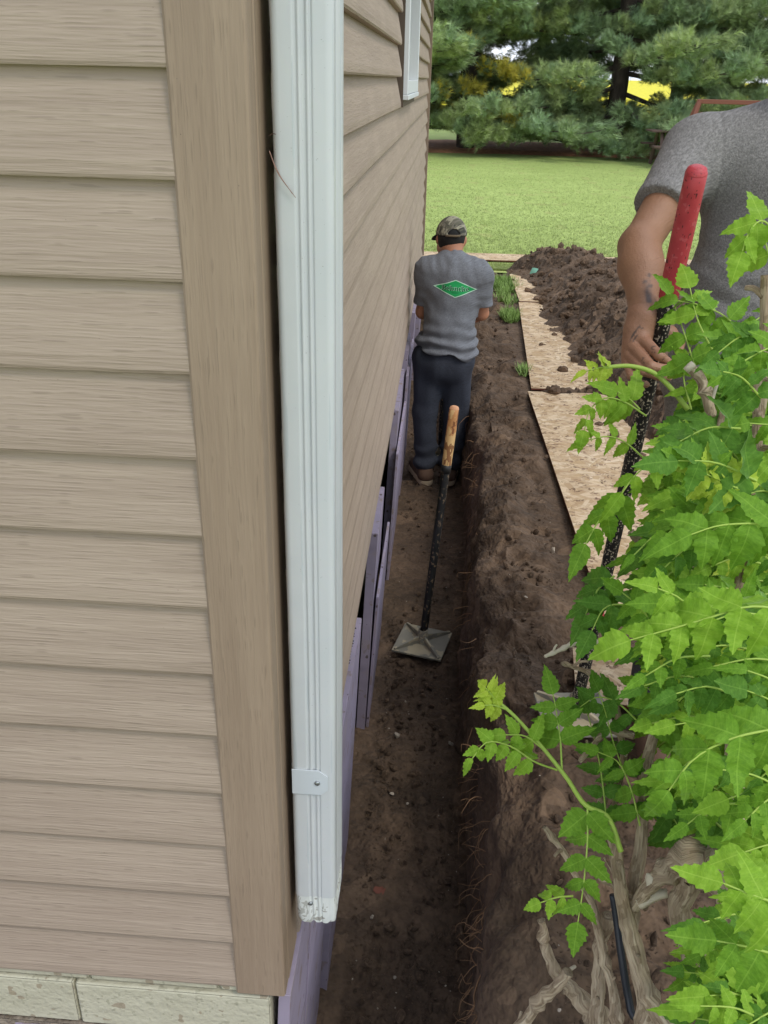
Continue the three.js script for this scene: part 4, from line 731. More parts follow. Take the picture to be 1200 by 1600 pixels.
  const shirtS = (x, y, z) => {
    let d = torso(x, y, z, 0.012); d = smin(d, ell(x, y, z, V(C.x - 0.005, 1.0, C.z + 0.01), 0.185, 0.25, 0.135), 0.08);
    let a = cap(x, y, z, shR, elR, 0.066, 0.05); const t = (x - sleeveEnd.x) * axis.x + (y - sleeveEnd.y) * axis.y + (z - sleeveEnd.z) * axis.z; a = smax(a - 0.0018 * sstep(t, -0.026, -0.023), t, 0.004);
    let b = cap(x, y, z, shL, elL, 0.07, 0.066); b = smax(b, (x - lEnd.x) * lax.x + (y - lEnd.y) * lax.y + (z - lEnd.z) * lax.z, 0.004);
    d = smin(d, a, 0.035); d = smin(d, b, 0.035);
    const low = sstep(y, 1.42, 1.2);
    d += 0.006 * N3(x * 8, y * 8, z * 5) + low * 0.009 * N3(x * 6 + y * 9, y * 17 - x * 8, z * 5) + low * 0.006 * N3(x * 9 - y * 6, y * 30 + x * 9, 3);
    // armhole seam
    const sx = x - (seamA.x + 0.012 * Math.sin((1.62 - y) * 6) - (1.6 - y) * 0.03); if (z > C.z && y > 1.3) d += 0.0022 * Math.exp(-((sx / 0.003) ** 2));
    d = smax(d, 0.86 - y, 0.01); return smax(d, -smax(cap(x, y, z, V(nk.x, nk.y - 0.04, nk.z + 0.01), V(hd.x, hd.y - 0.07, hd.z - 0.02), 0.068, 0.064), 1.535 - y, 0.01), 0.006);
  };
  mesh('shirt', local(nets(shirtS, V(0.28, 0.8, -2.22), V(1.14, 1.68, -1.78), 0.0058), P), M.shirt2, P);
  const pantS = (x, y, z) => smax(smax(smin(legs(x, y, z, 0.022), ell(x, y, z, V(C.x, 0.93, C.z), 0.175, 0.14, 0.12), 0.05) + 0.008 * N3(x * 12, y * 6, z * 10), y - 1.02, 0.01), 0.07 - y, 0.01);
  mesh('trousers', local(nets(pantS, V(0.45, 0.03, -2.24), V(1.03, 1.06, -1.78), 0.011), P), M.pants2, P);
  for (const s of [-0.1, 0.12]) { const a = V(C.x + s, 0.055, C.z - 0.03), b = V(C.x + s * 1.15, 0.055, C.z + 0.15); mesh('shoe', local(nets((x, y, z) => smax(smin(cap(x, y, z, a, b, 0.045, 0.047), cap(x, y, z, a, V(a.x, 0.12, a.z), 0.043, 0.045), 0.03), 0.02 - y, 0.005), V(a.x - 0.09, 0, a.z - 0.07), V(b.x + 0.09, 0.2, b.z + 0.08), 0.008), P), M.shoe, P); }
  const hairS = (x, y, z) => smax(smax(ell(x, y, z, V(hd.x, hd.y + 0.012, hd.z - 0.008), 0.084, 0.112, 0.1), (z - hd.z) - 0.02 - (y - hd.y - 0.03) * 1.1, 0.01), hd.y - 0.06 - y, 0.01);
  mesh('hair', local(nets(hairS, V(hd.x - 0.12, hd.y - 0.1, hd.z - 0.14), V(hd.x + 0.12, hd.y + 0.16, hd.z + 0.12), 0.008), P), M.hair, P);
}
// ------------------------------------------------------------------ pines
function tuftGeo(seed, n = 26) { // spray of long soft needles
  const r = mulberry(seed), pos = [];
  for (let i = 0; i < n; i++) {
    const base = V((r() - 0.5) * 0.02, (r() - 0.5) * 0.02, r() * 0.1), a = r() * Math.PI * 2, sp = 0.35 + 0.75 * r(), d = V(Math.cos(a) * sp, Math.sin(a) * sp - 0.12, 0.9).normalize(), L = 0.1 + 0.07 * r(), s = V(-Math.sin(a + r()), Math.cos(a + r()), 0.2).normalize().multiplyScalar(0.0042), tip = base.clone().addScaledVector(d, L); tip.y -= 0.02;
    pos.push(base.x - s.x, base.y - s.y, base.z - s.z, base.x + s.x, base.y + s.y, base.z + s.z, tip.x, tip.y, tip.z);
  }
  const g = new THREE.BufferGeometry(); g.setAttribute('position', new THREE.Float32BufferAttribute(pos, 3)); g.computeVertexNormals(); return g;
}
const tuft = tuftGeo(4);
M.needle = std({ color: 0xffffff, roughness: 0.9, side: THREE.DoubleSide });
M.pineBark = std({ map: rep(tex(128, 256, (u, v) => mix3(hex('#2f2822'), hex('#5c5046'), fbm(u, v, 12, 6, 4, 701))), 1, 1), roughness: 0.97 });
function pine(name, label, base, H, seed, o = {}) {
  const r = mulberry(seed), T = thing(name, label, 'tree', base, 'pine trees behind the lawn');
  const lean = V((r() - 0.5) * 0.4, 0, (r() - 0.5) * 0.4);
  const axis = t => V(lean.x * t * t, H * t, lean.z * t * t);
  mesh('trunk', tube([axis(-0.01), axis(0.15), axis(0.4), axis(0.7), axis(1)], [0.24, 0.2, 0.15, 0.09, 0.02], 10, 5, 0.15, seed), M.pineBark, T);
  const wood = [], list = [], y0 = o.y0 ?? 1.0, n = o.limbs ?? 50;
  for (let i = 0; i < n; i++) {
    const f = i / n, y = y0 + (H - y0 - 0.4) * Math.pow(f, 1.25), L = (o.spread ?? 4.4) * (0.75 + 0.35 * r()) * Math.pow(1 - f, 0.75) + 0.3, az = i * 2.4 + r() * 0.9, sag = y < 1.8 ? -0.3 - 0.08 * r() : y < 4 ? -0.14 - 0.1 * r() : 0.05;
    const dx = Math.cos(az), dz = Math.sin(az), st = axis(y / H), pt = t => V(st.x + dx * L * t + 0.15 * L * Math.sin(t * 3 + i) * dz * 0.3, y + L * (sag * t + 0.2 * t * t), st.z + dz * L * t);
    wood.push(tube([pt(0), pt(0.33), pt(0.66), pt(1)], [0.05 * (1 - f) + 0.018, 0.035 * (1 - f) + 0.012, 0.012, 0.004], 5, 3));
    const dense = y < 5.2 ? 1 : 0.45, nb = Math.round((3 + L * 4.2));
    for (let b = 0; b < nb; b++) {
      const t = 0.18 + 0.82 * (b + r()) / nb, p = pt(t), side = (b % 2 ? 1 : -1) * (0.5 + 0.7 * r()), bl = (0.35 + 0.75 * r()) * (1.15 - t * 0.6) * Math.min(1.2, L * 0.4), ba = az + side, e = V(p.x + Math.cos(ba) * bl, p.y + bl * (0.1 + 0.25 * r()) - 0.05, p.z + Math.sin(ba) * bl);
      if (y < 5.2 && b % 2 === 0) wood.push(tube([p, p.clone().lerp(e, 0.5).add(V(0, -0.03, 0)), e], [0.011, 0.004], 3, 2));
      const k = Math.round((13 + bl * 42) * dense), tone = r();
      for (let q = 0; q < k; q++) {
        const u = 0.1 + 0.9 * Math.sqrt(r()), c = p.clone().lerp(e, u).add(V((r() - 0.5) * 0.26, (r() - 0.55) * 0.3, (r() - 0.5) * 0.26)), s = (dense < 1 ? 1.7 : 1.0) * (0.75 + 0.6 * r());
        list.push({ p: c, s: V(s, s, s), rx: -0.45 - 0.6 * r() + (r() - 0.5) * 0.9, ry: -ba + Math.PI / 2 + (r() - 0.5) * 1.8, rz: r() * 6, k: r(), tone, c });
      }
    }
  }
  const limb = mesh('limbs', mergeGeometries(wood), M.pineBark, T); void limb;
  const gold = o.gold; // a branch that has turned yellow
  const cr = scatter('crown', tuft, M.needle, list, e => {
    if (gold && e.c.clone().add(base).distanceTo(gold[0]) < gold[1] * (0.75 + 0.5 * e.k)) return [0.5 + 0.14 * e.k, 0.44 + 0.1 * e.k, 0.07];
    const k = 0.75 + 0.7 * e.k; return [(0.25 + 0.1 * e.tone) * k, (0.36 + 0.06 * e.tone) * k, (0.19 - 0.03 * e.tone) * k];
  });
  cr.name = 'crown'; T.add(cr); return T;
}
const ground = (px, z) => { const p = atP(px, 235, 'z', z); p.y = 0; return p; };
pine('pine_tree', 'broad pine tree nearest the far corner of the house', ground(726, -25.5), 11, 11, { gold: [atP(760, 140, 'z', -23.1), 1.0] });
pine('pine_tree', 'large pine tree with the dark trunk in the middle of the row', ground(955, -25.2), 12, 23, { spread: 5, y0: 0.95, limbs: 56 });
pine('pine_tree', 'pine tree with spreading limbs behind the wooden frame', ground(1120, -27.5), 11, 37, { y0: 2.2 });
pine('pine_tree', 'pine tree at the right edge, behind the grey shoulder', ground(1235, -24.5), 11, 41, {});
pine('pine_tree', 'pine tree half hidden behind the house wall', ground(610, -26), 11, 53, {});
pine('pine_tree', 'pine tree standing in the gap between the front pines', ground(835, -31), 12, 67, { y0: 3.2, limbs: 34 });
pine('pine_tree', 'farther pine tree behind the large middle trunk', ground(1045, -33), 13, 71, { y0: 3.2, limbs: 34 });
// low green growth under the boughs
{
  const r = mulberry(91), blade = new THREE.BufferGeometry(), p = []; for (let i = 0; i < 7; i++) { const a = r() * 6.3, d = V(Math.cos(a), 0, Math.sin(a)), s = V(-d.z, 0, d.x).multiplyScalar(0.006), b = d.clone().multiplyScalar(0.02 * r()), t = b.clone().addScaledVector(d, 0.03 + 0.05 * r()).add(V(0, 0.06 + 0.05 * r(), 0)); p.push(b.x - s.x, 0, b.z - s.z, b.x + s.x, 0, b.z + s.z, t.x, t.y, t.z); }
  blade.setAttribute('position', new THREE.Float32BufferAttribute(p, 3)); blade.computeVertexNormals();
  const gm = new THREE.MeshStandardMaterial({ color: 0xffffff, roughness: 0.75, side: THREE.DoubleSide });
  const green = e => { const k = 0.85 + 0.3 * e.k; return [0.33 * k, 0.39 * k, 0.14 * k]; };
  const list = [];
  for (let i = 0; i < 130000; i++) { const t = Math.pow(r(), 2.0), z = -8.85 - 14 * t, w = 1.2 - z * 0.62, x = -1.5 + r() * (w + 1.5); if (z > -9.75 && z < -9.2 && x < 2.75) continue; if (z < -7.6 && x < -0.3 && z > -7.6) continue; const s = 0.2 + 0.16 * r(); list.push({ p: V(x, -0.008 - 0.008 * t, z), s: V(s, s * 1.1, s), ry: r() * 6.3, k: r() }); }
  tag(scatter('lawn_grass', blade, gm, list, green), 'short mown green grass of the lawn', 'grass');
  const tufts = []; for (const [px, py, n, w] of [[790, 445, 260, 0.2], [798, 492, 150, 0.12], [792, 465, 60, 0.15], [818, 580, 24, 0.06], [775, 440, 120, 0.15]]) { const c = atP(px, py, 'y', 0); for (let i = 0; i < n; i++) { const a = r() * 6.3, d = w * Math.sqrt(r()); const s = 0.3 + 0.5 * r(); tufts.push({ p: V(c.x + Math.cos(a) * d * 0.6, bankTop(c.x, c.z), c.z + Math.sin(a) * d * 1.6), s: V(s, s, s), ry: r() * 6.3, k: r() }); } }
  tag(scatter('grass_tufts', blade, gm, tufts, e => { const k = 0.8 + 0.4 * e.k; return [0.22 * k, 0.34 * k, 0.08 * k]; }), 'ragged grass tufts left between the trench and the boards', 'grass');
  const low = []; for (let i = 0; i < 9000; i++) { const z = -36 - 10 * r(), x = -4 + r() * 32, s = 2.2 + 3 * r(); low.push({ p: V(x, 0, z), s: V(s, s * (0.7 + 0.8 * r()), s), ry: r() * 6.3, k: r() }); }
  tag(scatter('undergrowth', blade, gm, low, e => { const k = 0.6 + 0.7 * e.k; return [0.2 * k, 0.33 * k, 0.08 * k]; }), 'rough green growth in the shade behind the pines', 'undergrowth');
}
// ------------------------------------------------------------------ far furniture
{
  const wood = std({ color: 0x5d4a42, roughness: 0.9 }), red = std({ color: 0x7a4a3c, roughness: 0.85 });
  const b = atP(1020, 262, 'y', 0.03), T = thing('picnic_table', 'weathered wooden picnic table under the pines', 'picnic table', V(b.x + 0.85, 0.0, b.z - 0.7));
  const plank = (n, x0, x1, y0, y1, z0, z1) => mesh(n, box(x0, x1, y0, y1, z0, z1, 0.006), wood, T);
  for (let i = 0; i < 5; i++) plank('plank', -0.9, 0.9, 0.72, 0.757, -0.37 + i * 0.15, -0.23 + i * 0.15);
  for (const s of [-1, 1]) for (let i = 0; i < 2; i++) plank('plank', -0.9, 0.9, 0.43, 0.467, s * 0.68 - 0.135 + i * 0.14, s * 0.68 - 0.002 + i * 0.14);
  for (const s of [-0.65, 0.65]) { for (const q of [-1, 1]) mesh('leg', tube([V(s, 0.02, q * 0.62), V(s, 0.72, q * 0.22)], 0.045, 4, 2), wood, T); mesh('brace', box(s - 0.05, s - 0.01, 0.36, 0.43, -0.78, 0.78), wood, T); }
  const f = atP(1092, 155, 'z', -17), F = thing('wooden_frame', 'reddish wooden A-frame stand behind the grey shoulder', 'frame', V(f.x, 0, f.z));
  const h = f.y; mesh('beam', box(-0.02, 1.5, h - 0.07, h, -0.045, 0.045, 0.008), red, F); mesh('rail', box(0.05, 1.42, h - 0.26, h - 0.2, -0.03, 0.03, 0.006), red, F);
  for (const x of [0.02, 1.46]) for (const s of [-1, 1]) mesh('leg', tube([V(x + (x < 1 ? -0.42 : 0.42), 0, s * 0.45), V(x, h - 0.03, s * 0.03)], 0.04, 4, 2), red, F);
}
// ------------------------------------------------------------------ trumpet vine at the right
function leaflet(seed, w, curl, cup) { // coarsely toothed, pointed leaflet, one unit long along +y, facing +z
  const r = mulberry(seed * 13 + 1), n = 18, mid = [], L = [], R = [], tip = 0.75 + 0.4 * r(), twist = (r() - 0.5) * 0.5;
  for (let i = 0; i <= n; i++) {
    const t = i / n, base = w * Math.pow(Math.sin(Math.PI * Math.pow(t, 0.62)), 0.9) * (1 - 0.3 * t), bend = -curl * t * t + 0.03 * Math.sin(t * 7 + seed);
    mid.push(V(0.05 * twist * Math.sin(t * 3), t, bend));
    const edge = side => { const ph = (i + (side > 0 ? 1 : 0)) % 3, k = i < 3 || i >= n - 1 ? 0 : (ph === 0 ? -0.02 : ph === 1 ? 0.0 : 0.038) * (1 - 0.55 * t) * (0.6 + 0.8 * r()); const ww = Math.max(0.004, (base + k) * (i > n - 3 ? tip : 1)); return V(side * ww, t + (ph === 2 && i > 2 && i < n ? 0.024 : 0), bend + cup * ww + 0.05 * Math.sin(i * 0.9 + seed * 2 + side) * ww * 3 + side * twist * ww * t); };
    L.push(edge(-1)); R.push(edge(1));
  }
  const pos = [], uv = [], idx = []; for (const a of [L, mid, R]) for (const v of a) { pos.push(v.x, v.y, v.z); uv.push(0.5 + v.x / (w * 2.5), v.y); }
  for (let i = 0; i < n; i++) for (const o of [0, n + 1]) { const a = o + i, b = o + n + 1 + i; idx.push(a, b, a + 1, b, b + 1, a + 1); }
  const g = new THREE.BufferGeometry(); g.setAttribute('position', new THREE.Float32BufferAttribute(pos, 3)); g.setAttribute('uv', new THREE.Float32BufferAttribute(uv, 2)); g.setIndex(idx); g.computeVertexNormals(); return g;
}
const leafGeo = [leaflet(1, 0.27, 0.2, 0.3), leaflet(2, 0.31, 0.4, 0.1), leaflet(3, 0.24, 0.55, 0.45), leaflet(4, 0.33, 0.1, -0.1), leaflet(5, 0.29, 0.3, 0.6), leaflet(6, 0.22, 0.7, 0.2), leaflet(7, 0.3, -0.1, 0.35)];
const VINE = thing('trumpet_vine', 'large leafy green climbing shrub with pale woody stems at the right foreground', 'shrub', V(0.52, 0.0, -1.35));
{
  const r = mulberry(2024), down = V(0, -1, 0), eye = camera.position; let count = 0; const rest = [[], [], [], []], stalks = [];
  function place(par, at, dir, len, mat, flat, major) {
    // leaf face turned up and toward the light, with some disorder
    const y = dir.clone().normalize(), want = V(0.25 + (r() - 0.5) * 0.8, 1 + (r() - 0.5) * 0.5, 0.75 + (r() - 0.5) * 0.8).lerp(eye.clone().sub(at).normalize(), flat).normalize();
    const x = y.clone().cross(want).normalize(), z = x.clone().cross(y), m = new THREE.Matrix4().makeBasis(x.multiplyScalar(len * (0.85 + 0.3 * r())), y.multiplyScalar(len), z.multiplyScalar(len)), gi = r() * 7 | 0; m.setPosition(at);
    if (major && count < 285) { count++; m.premultiply(new THREE.Matrix4().makeTranslation(-VINE.position.x, -VINE.position.y, -VINE.position.z)); const o = mesh('leaflet', leafGeo[gi], M.leaf[mat], par); m.decompose(o.position, o.quaternion, o.scale); }
    else { rest[mat].push(leafGeo[gi].clone().applyMatrix4(m)); }
  }
  // a compound leaf: stalk through points, pairs of leaflets and one at the tip
  function frond(pts, o) {
    const cv = new THREE.CatmullRomCurve3(pts, false, 'centripetal'), L = cv.getLength(), n = o.pairs ?? 4, len = o.len ?? 0.055, rad = o.r ?? 0.0016;
    const g = tube(pts, [rad, rad * 0.5], 6, 4); let par = VINE;
    if (o.major) par = mesh('leaf_stalk', local(g, VINE), M.stalk, VINE); else stalks.push(g);
    for (let i = 0; i < n; i++) {
      const t = (o.from ?? 0.25) + (1 - (o.from ?? 0.25)) * (i + 0.2) / n, p = cv.getPointAt(t), tg = cv.getTangentAt(t), view = eye.clone().sub(p).normalize(), side = tg.clone().cross(view).normalize(), sz = len * (1.05 - 0.4 * (i / n)) * (0.85 + 0.3 * r());
      for (const s of [-1, 1]) { if (o.gap && r() < o.gap) continue; const d = side.clone().multiplyScalar(s).addScaledVector(tg, 0.35 + 0.3 * r()).addScaledVector(down, (o.droop ?? 0.35) + 0.3 * r()).addScaledVector(view, (r() - 0.4) * 0.5); place(par, p, d, sz, o.mat ?? (r() * 3 | 0), o.flat ?? 0.35, o.major); }
    }
    const e = cv.getPointAt(1), te = cv.getTangentAt(1).addScaledVector(down, 0.15); place(par, e, te, len * 0.95, o.mat ?? 0, o.flat ?? 0.35, o.major); void L;
  }
  const D = (a) => atD(a[0], a[1], a[2]);
  const F = (pts, o = {}) => frond(pts.map(D), Object.assign({ major: true }, o));
  // the shoot reaching over the trench
  const shoot = (pts, rad) => mesh('shoot', local(tube(pts.map(D), rad, 8, 6), VINE), M.stalk, VINE);
  shoot([[970, 1330, 1.3], [948, 1275, 1.3], [915, 1258, 1.3], [885, 1215, 1.3], [845, 1165, 1.3], [800, 1115, 1.3], [770, 1090, 1.3]], [0.0042, 0.0032, 0.0024]);
  F([[775, 1094, 1.3], [765, 1082, 1.29], [758, 1074, 1.28]], { mat: 3, len: 0.03, pairs: 3, droop: -0.2, from: 0.0, flat: 0.1 });
  F([[790, 1108, 1.3], [772, 1102, 1.29], [757, 1102, 1.28]], { mat: 3, len: 0.024, pairs: 2, droop: 0.5 });
  F([[870, 1203, 1.3], [835, 1190, 1.28], [795, 1165, 1.27], [760, 1160, 1.26], [738, 1185, 1.26]], { mat: 1, len: 0.036, pairs: 5, droop: 0.7, from: 0.3, flat: 0.1 });
  F([[848, 1170, 1.3], [820, 1150, 1.29], [790, 1148, 1.28]], { mat: 1, len: 0.04, pairs: 2, droop: 0.4 });
  F([[878, 1205, 1.3], [875, 1150, 1.31], [868, 1105, 1.32], [864, 1085, 1.32]], { mat: 0, len: 0.046, pairs: 3, droop: 0.15, from: 0.35 });
  F([[918, 1260, 1.3], [918, 1310, 1.29], [912, 1380, 1.28], [903, 1440, 1.27]], { mat: 0, len: 0.05, pairs: 5, droop: 0.2, from: 0.02, flat: 0.5 });
  F([[895, 1400, 1.28], [870, 1402, 1.27], [845, 1410, 1.27]], { mat: 1, len: 0.03, pairs: 2, droop: 0.6 });
  F([[950, 1300, 1.36], [938, 1200, 1.38], [925, 1140, 1.39], [918, 1115, 1.39]], { mat: 2, len: 0.042, pairs: 5, droop: 0.1, from: 0.1 });
  F([[985, 1230, 1.37], [960, 1165, 1.37], [945, 1110, 1.36], [935, 1080, 1.35]], { mat: 2, len: 0.044, pairs: 4, droop: 0.3, from: 0.1 });
  F([[1000, 1130, 1.36], [960, 1095, 1.36], [930, 1090, 1.35], [906, 1105, 1.34]], { mat: 2, len: 0.044, pairs: 3, droop: 0.5, from: 0.1 });
  F([[1000, 1290, 1.34], [985, 1230, 1.34], [965, 1190, 1.34], [935, 1175, 1.33]], { mat: 0, len: 0.04, pairs: 4, droop: 0.5, from: 0.1 });
  // shoots around the hand and the shaft
  shoot([[1075, 640, 1.36], [1042, 600, 1.36], [1020, 582, 1.36], [985, 572, 1.36], [945, 574, 1.36]], [0.0042, 0.0036, 0.003]);
  F([[955, 573, 1.36], [935, 575, 1.355], [916, 580, 1.35]], { mat: 3, len: 0.028, pairs: 4, droop: -0.1, from: 0, flat: 0.1 });
  F([[1010, 650, 1.36], [975, 628, 1.36], [945, 622, 1.35], [922, 640, 1.35], [913, 672, 1.345]], { mat: 1, len: 0.038, pairs: 5, droop: 0.55, flat: 0.2 });
  F([[1005, 715, 1.36], [975, 690, 1.36], [950, 682, 1.355], [918, 688, 1.35]], { mat: 1, len: 0.034, pairs: 3, droop: 0.2, flat: 0.2 });
  F([[1000, 640, 1.37], [985, 625, 1.37], [965, 612, 1.36]], { mat: 1, len: 0.05, pairs: 1, droop: 0.3 });
  F([[1110, 640, 1.33], [1082, 560, 1.34], [1062, 500, 1.35], [1048, 462, 1.35]], { mat: 0, len: 0.05, pairs: 3, droop: 0.45, from: 0.4 });
  F([[1120, 560, 1.32], [1090, 500, 1.33], [1078, 450, 1.34]], { mat: 1, len: 0.05, pairs: 2, droop: 0.0, from: 0.6 });
  F([[1180, 560, 1.3], [1140, 500, 1.32], [1098, 478, 1.33], [1060, 470, 1.34]], { mat: 0, len: 0.05, pairs: 4, droop: 0.5 });
  F([[1080, 640, 1.34], [1068, 585, 1.35], [1080, 540, 1.35]], { mat: 1, len: 0.034, pairs: 3, droop: 0.2 });
  F([[1210, 360, 1.05], [1190, 345, 1.05], [1172, 360, 1.05], [1160, 392, 1.05]], { mat: 1, len: 0.046, pairs: 3, droop: 0.6, from: 0 });
  F([[1210, 430, 1.1], [1195, 375, 1.1], [1190, 345, 1.1]], { mat: 1, len: 0.05, pairs: 2, droop: 0.4, from: 0.3 });
  F([[1130, 690, 1.12], [1075, 702, 1.12], [1030, 716, 1.12], [995, 740, 1.12], [972, 770, 1.12]], { mat: 1, len: 0.05, pairs: 4, droop: 0.75, from: 0.1, flat: 0.45 });
  F([[985, 745, 1.2], [960, 790, 1.2], [935, 815, 1.19], [915, 850, 1.18]], { mat: 0, len: 0.055, pairs: 3, droop: 0.7, from: 0.2 });
  F([[1210, 800, 1.02], [1150, 762, 1.02], [1090, 735, 1.02]], { mat: 3, len: 0.05, pairs: 4, droop: 0.1, from: 0.4 });
  F([[1240, 955, 0.95], [1170, 948, 0.95], [1100, 968, 0.96], [1040, 985, 0.97], [985, 1000, 0.98]], { mat: 1, len: 0.058, pairs: 5, droop: 0.6, from: 0.1, flat: 0.45 });
  F([[1230, 820, 1.0], [1170, 818, 1.0], [1120, 822, 1.0], [1080, 835, 1.0]], { mat: 0, len: 0.058, pairs: 4, droop: 0.6, from: 0.1, flat: 0.45 });
  F([[1240, 1135, 0.9], [1150, 1152, 0.9], [1085, 1185, 0.9], [1045, 1235, 0.91]], { mat: 0, len: 0.058, pairs: 4, droop: 0.5, from: 0.1, flat: 0.5 });
  F([[1010, 960, 1.22], [975, 945, 1.22], [945, 950, 1.21], [925, 985, 1.2]], { mat: 2, len: 0.05, pairs: 3, droop: 0.75, from: 0.2 });
  F([[960, 900, 1.24], [935, 920, 1.24], [915, 960, 1.23]], { mat: 2, len: 0.05, pairs: 3, droop: 0.6, from: 0 });
  F([[1240, 1420, 0.82], [1180, 1400, 0.82], [1130, 1380, 0.83]], { mat: 1, len: 0.05, pairs: 3, droop: 0.4, from: 0.1, flat: 0.5 });
  F([[1240, 1500, 0.85], [1170, 1480, 0.85], [1120, 1470, 0.86]], { mat: 0, len: 0.05, pairs: 3, droop: 0.4, from: 0.1, flat: 0.5 });
  // the mass of leaves behind and between
  const poly = [[1210, 470], [1150, 500], [1085, 560], [1045, 640], [1010, 700], [985, 800], [955, 880], [940, 950], [945, 1030], [965, 1110], [975, 1200], [1000, 1290], [1100, 1335], [1210, 1335]];
  const inside = (x, y, pg) => { let c = false; for (let i = 0, j = pg.length - 1; i < pg.length; j = i++) if ((pg[i][1] > y) !== (pg[j][1] > y) && x < (pg[j][0] - pg[i][0]) * (y - pg[i][1]) / (pg[j][1] - pg[i][1]) + pg[i][0]) c = !c; return c; };
  const low = [[1110, 1320], [1210, 1320], [1260, 1650], [1020, 1650], [1030, 1500], [1090, 1420]];
  let n = 0, guard = 0;
  while (n < 430 && guard++ < 40000) {
    const lowPart = n >= 365, back = !lowPart && n >= 135, x = 960 + r() * 320, y = lowPart ? 1330 + r() * 320 : 430 + r() * 920;
    const d = lowPart ? (n > 400 ? 1.36 + 0.14 * r() : 0.98 + 0.3 * r()) : back ? 1.3 + 0.22 * r() : 0.98 + 0.4 * Math.pow(r(), 0.8), a = Math.PI * (0.72 + 0.62 * r()), l = (90 + 60 * r()) / d, dx = Math.cos(a) * l, dy = Math.sin(a) * l * 0.7;
    if (!inside(Math.min(x, 1205), y, lowPart ? low : poly) || !inside(Math.min(x + dx * 1.15 - 22, 1205), y + dy + 20, lowPart ? low : poly)) continue; n++;
    frond([[x, y, d], [x + dx * 0.5, y + dy * 0.5 - 12, d - 0.01], [x + dx, y + dy, d - 0.02]].map(D), { len: 0.026 + 0.03 * r(), pairs: 3 + (r() * 2 | 0), droop: 0.35 + 0.45 * r(), from: 0.05, mat: r() < 0.33 ? 1 : r() < 0.55 ? 0 : r() < 0.15 ? 3 : 2, flat: 0.2, major: d < 1.12 && !lowPart });
  }
  const fol = new THREE.Group(); void fol;
  rest.forEach((l, i) => { if (l.length) stuff(mesh('foliage', local(mergeGeometries(l), VINE), M.leaf[i], VINE)); });
  stuff(mesh('leaf_stalks', local(mergeGeometries(stalks), VINE), M.stalk, VINE));
  // woody stems
  const S = (pts, rad, seed, mat = M.bark, name = 'stem') => {
    const q = mulberry(seed * 31 + 7), P = []; const w = pts.map(D); // kinks and swollen nodes along the wood
    for (let i = 0; i < w.length - 1; i++) { P.push(w[i]); const R0 = Array.isArray(rad) ? rad[Math.min(rad.length - 1, i)] : rad; P.push(w[i].clone().lerp(w[i + 1], 0.4 + 0.2 * q()).add(V((q() - 0.5) * R0, (q() - 0.5) * R0 * 0.6, (q() - 0.5) * R0))); } P.push(w[w.length - 1]);
    const rr = []; for (let i = 0; i < P.length * 3; i++) { const f = i / (P.length * 3 - 1) * (rad.length - 1), k = Math.min(rad.length - 2, Math.floor(f)); rr.push(lerp(rad[k], rad[k + 1], f - k) * (0.82 + 0.22 * q() + (q() < 0.14 ? 0.45 : 0))); }
    const m = mesh(name, local(tube(P, rr, 14, 9, 0.3, seed), VINE), mat, VINE);
    const cv = new THREE.CatmullRomCurve3(P, false, 'centripetal'), tw = Math.round(cv.getLength() * 9);
    for (let i = 0; i < tw; i++) { const t = 0.08 + 0.9 * q(), p = cv.getPointAt(t), d = V(q() - 0.5, q() * 0.7, q() - 0.5).normalize(), l = 0.012 + 0.05 * q() * q(), e = p.clone().addScaledVector(d, l); mesh('twig', local(tube([p, p.clone().lerp(e, 0.6).add(V(0, 0.004, 0)), e], [rad[0] * 0.3 + 0.0008, rad[0] * 0.2 + 0.0006], 6, 3, 0.3, i), VINE), q() < 0.3 ? M.cutWood : M.bark, m); }
    return m; };
  S([[1060, 1640, 1.28], [1020, 1570, 1.3], [990, 1480, 1.33], [968, 1380, 1.37], [960, 1310, 1.4], [940, 1270, 1.4], [955, 1200, 1.42]], [0.014, 0.013, 0.012, 0.01, 0.007], 1);
  S([[930, 1640, 1.45], [935, 1540, 1.47], [938, 1470, 1.47], [950, 1430, 1.45]], [0.013, 0.011, 0.01], 2);
  S([[970, 1640, 1.4], [960, 1560, 1.42], [945, 1500, 1.43], [925, 1410, 1.44], [880, 1330, 1.44], [850, 1292, 1.43]], [0.009, 0.008, 0.006, 0.0045], 3);
  S([[795, 1625, 1.5], [845, 1560, 1.47], [888, 1518, 1.44]], [0.011, 0.0105, 0.0085], 4);
  S([[940, 1610, 1.5], [905, 1560, 1.5], [870, 1520, 1.5], [850, 1470, 1.49], [846, 1438, 1.48]], [0.02, 0.018, 0.013, 0.009, 0.005], 5);
  S([[1230, 1400, 1.2], [1150, 1350, 1.24], [1080, 1340, 1.28], [1030, 1370, 1.32], [990, 1420, 1.36]], [0.034, 0.032, 0.026, 0.014, 0.008], 6, M.bark, 'trunk');
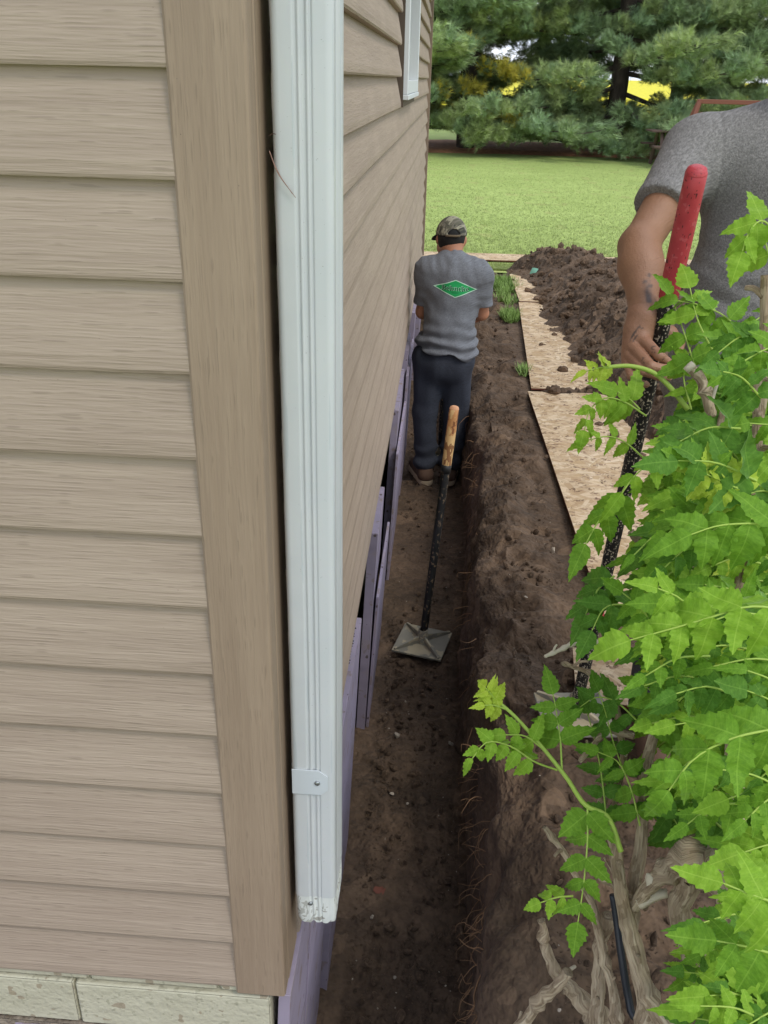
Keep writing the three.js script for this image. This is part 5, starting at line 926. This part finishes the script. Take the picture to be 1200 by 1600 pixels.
  S([[1100, 1640, 1.32], [1095, 1520, 1.34], [1060, 1420, 1.34], [1075, 1350, 1.3]], [0.022, 0.02, 0.018, 0.018], 7, M.bark, 'trunk');
  S([[1010, 1420, 1.38], [980, 1400, 1.38], [935, 1370, 1.4]], [0.006, 0.005, 0.004], 8);
  S([[960, 1260, 1.42], [975, 1180, 1.42], [965, 1110, 1.42], [930, 1055, 1.42], [895, 1042, 1.42], [878, 1036, 1.41]], [0.006, 0.0055, 0.005, 0.0035], 9);
  S([[985, 1020, 1.42], [935, 1003, 1.42], [895, 1006, 1.42], [851, 1026, 1.4]], [0.0045, 0.004, 0.003], 10, M.cutWood);
  S([[990, 1150, 1.38], [950, 1140, 1.38], [905, 1190, 1.36]], [0.006, 0.005, 0.003], 11);
  S([[1112, 650, 1.26], [1100, 606, 1.25], [1080, 576, 1.25]], [0.008, 0.0075, 0.0075], 12); mesh('cut_end', local(tube([D([1081, 577, 1.249]), D([1074, 570, 1.249])], 0.0078, 10, 2), VINE), M.cutWood, VINE);
  S([[1005, 850, 1.3], [985, 830, 1.3]], [0.006, 0.0055], 13);
  S([[1000, 1640, 1.36], [1005, 1560, 1.36], [985, 1450, 1.4], [1000, 1330, 1.4], [1010, 1200, 1.38], [1060, 1000, 1.34], [1100, 800, 1.3], [1130, 640, 1.28]], [0.012, 0.011, 0.01, 0.009, 0.007, 0.006, 0.005], 14);
  S([[1150, 1640, 1.2], [1140, 1450, 1.22], [1150, 1250, 1.22], [1140, 1050, 1.2], [1170, 850, 1.2], [1185, 650, 1.22], [1195, 430, 1.15]], [0.016, 0.014, 0.011, 0.008, 0.005], 15);
  // black watering tube among the stems
  const H = [[958, 1398, 1.43], [964, 1440, 1.43], [972, 1500, 1.42], [982, 1560, 1.42], [990, 1588, 1.41], [1020, 1596, 1.4], [1075, 1612, 1.38]].map(D);
  const hp = thing('watering_tube', 'thin black watering tube rising between the woody stems', 'tube', H[5]); mesh('tube', local(tube(H, 0.0062, 10, 6), hp), M.hose, hp);
}
renderer.render(scene, camera);
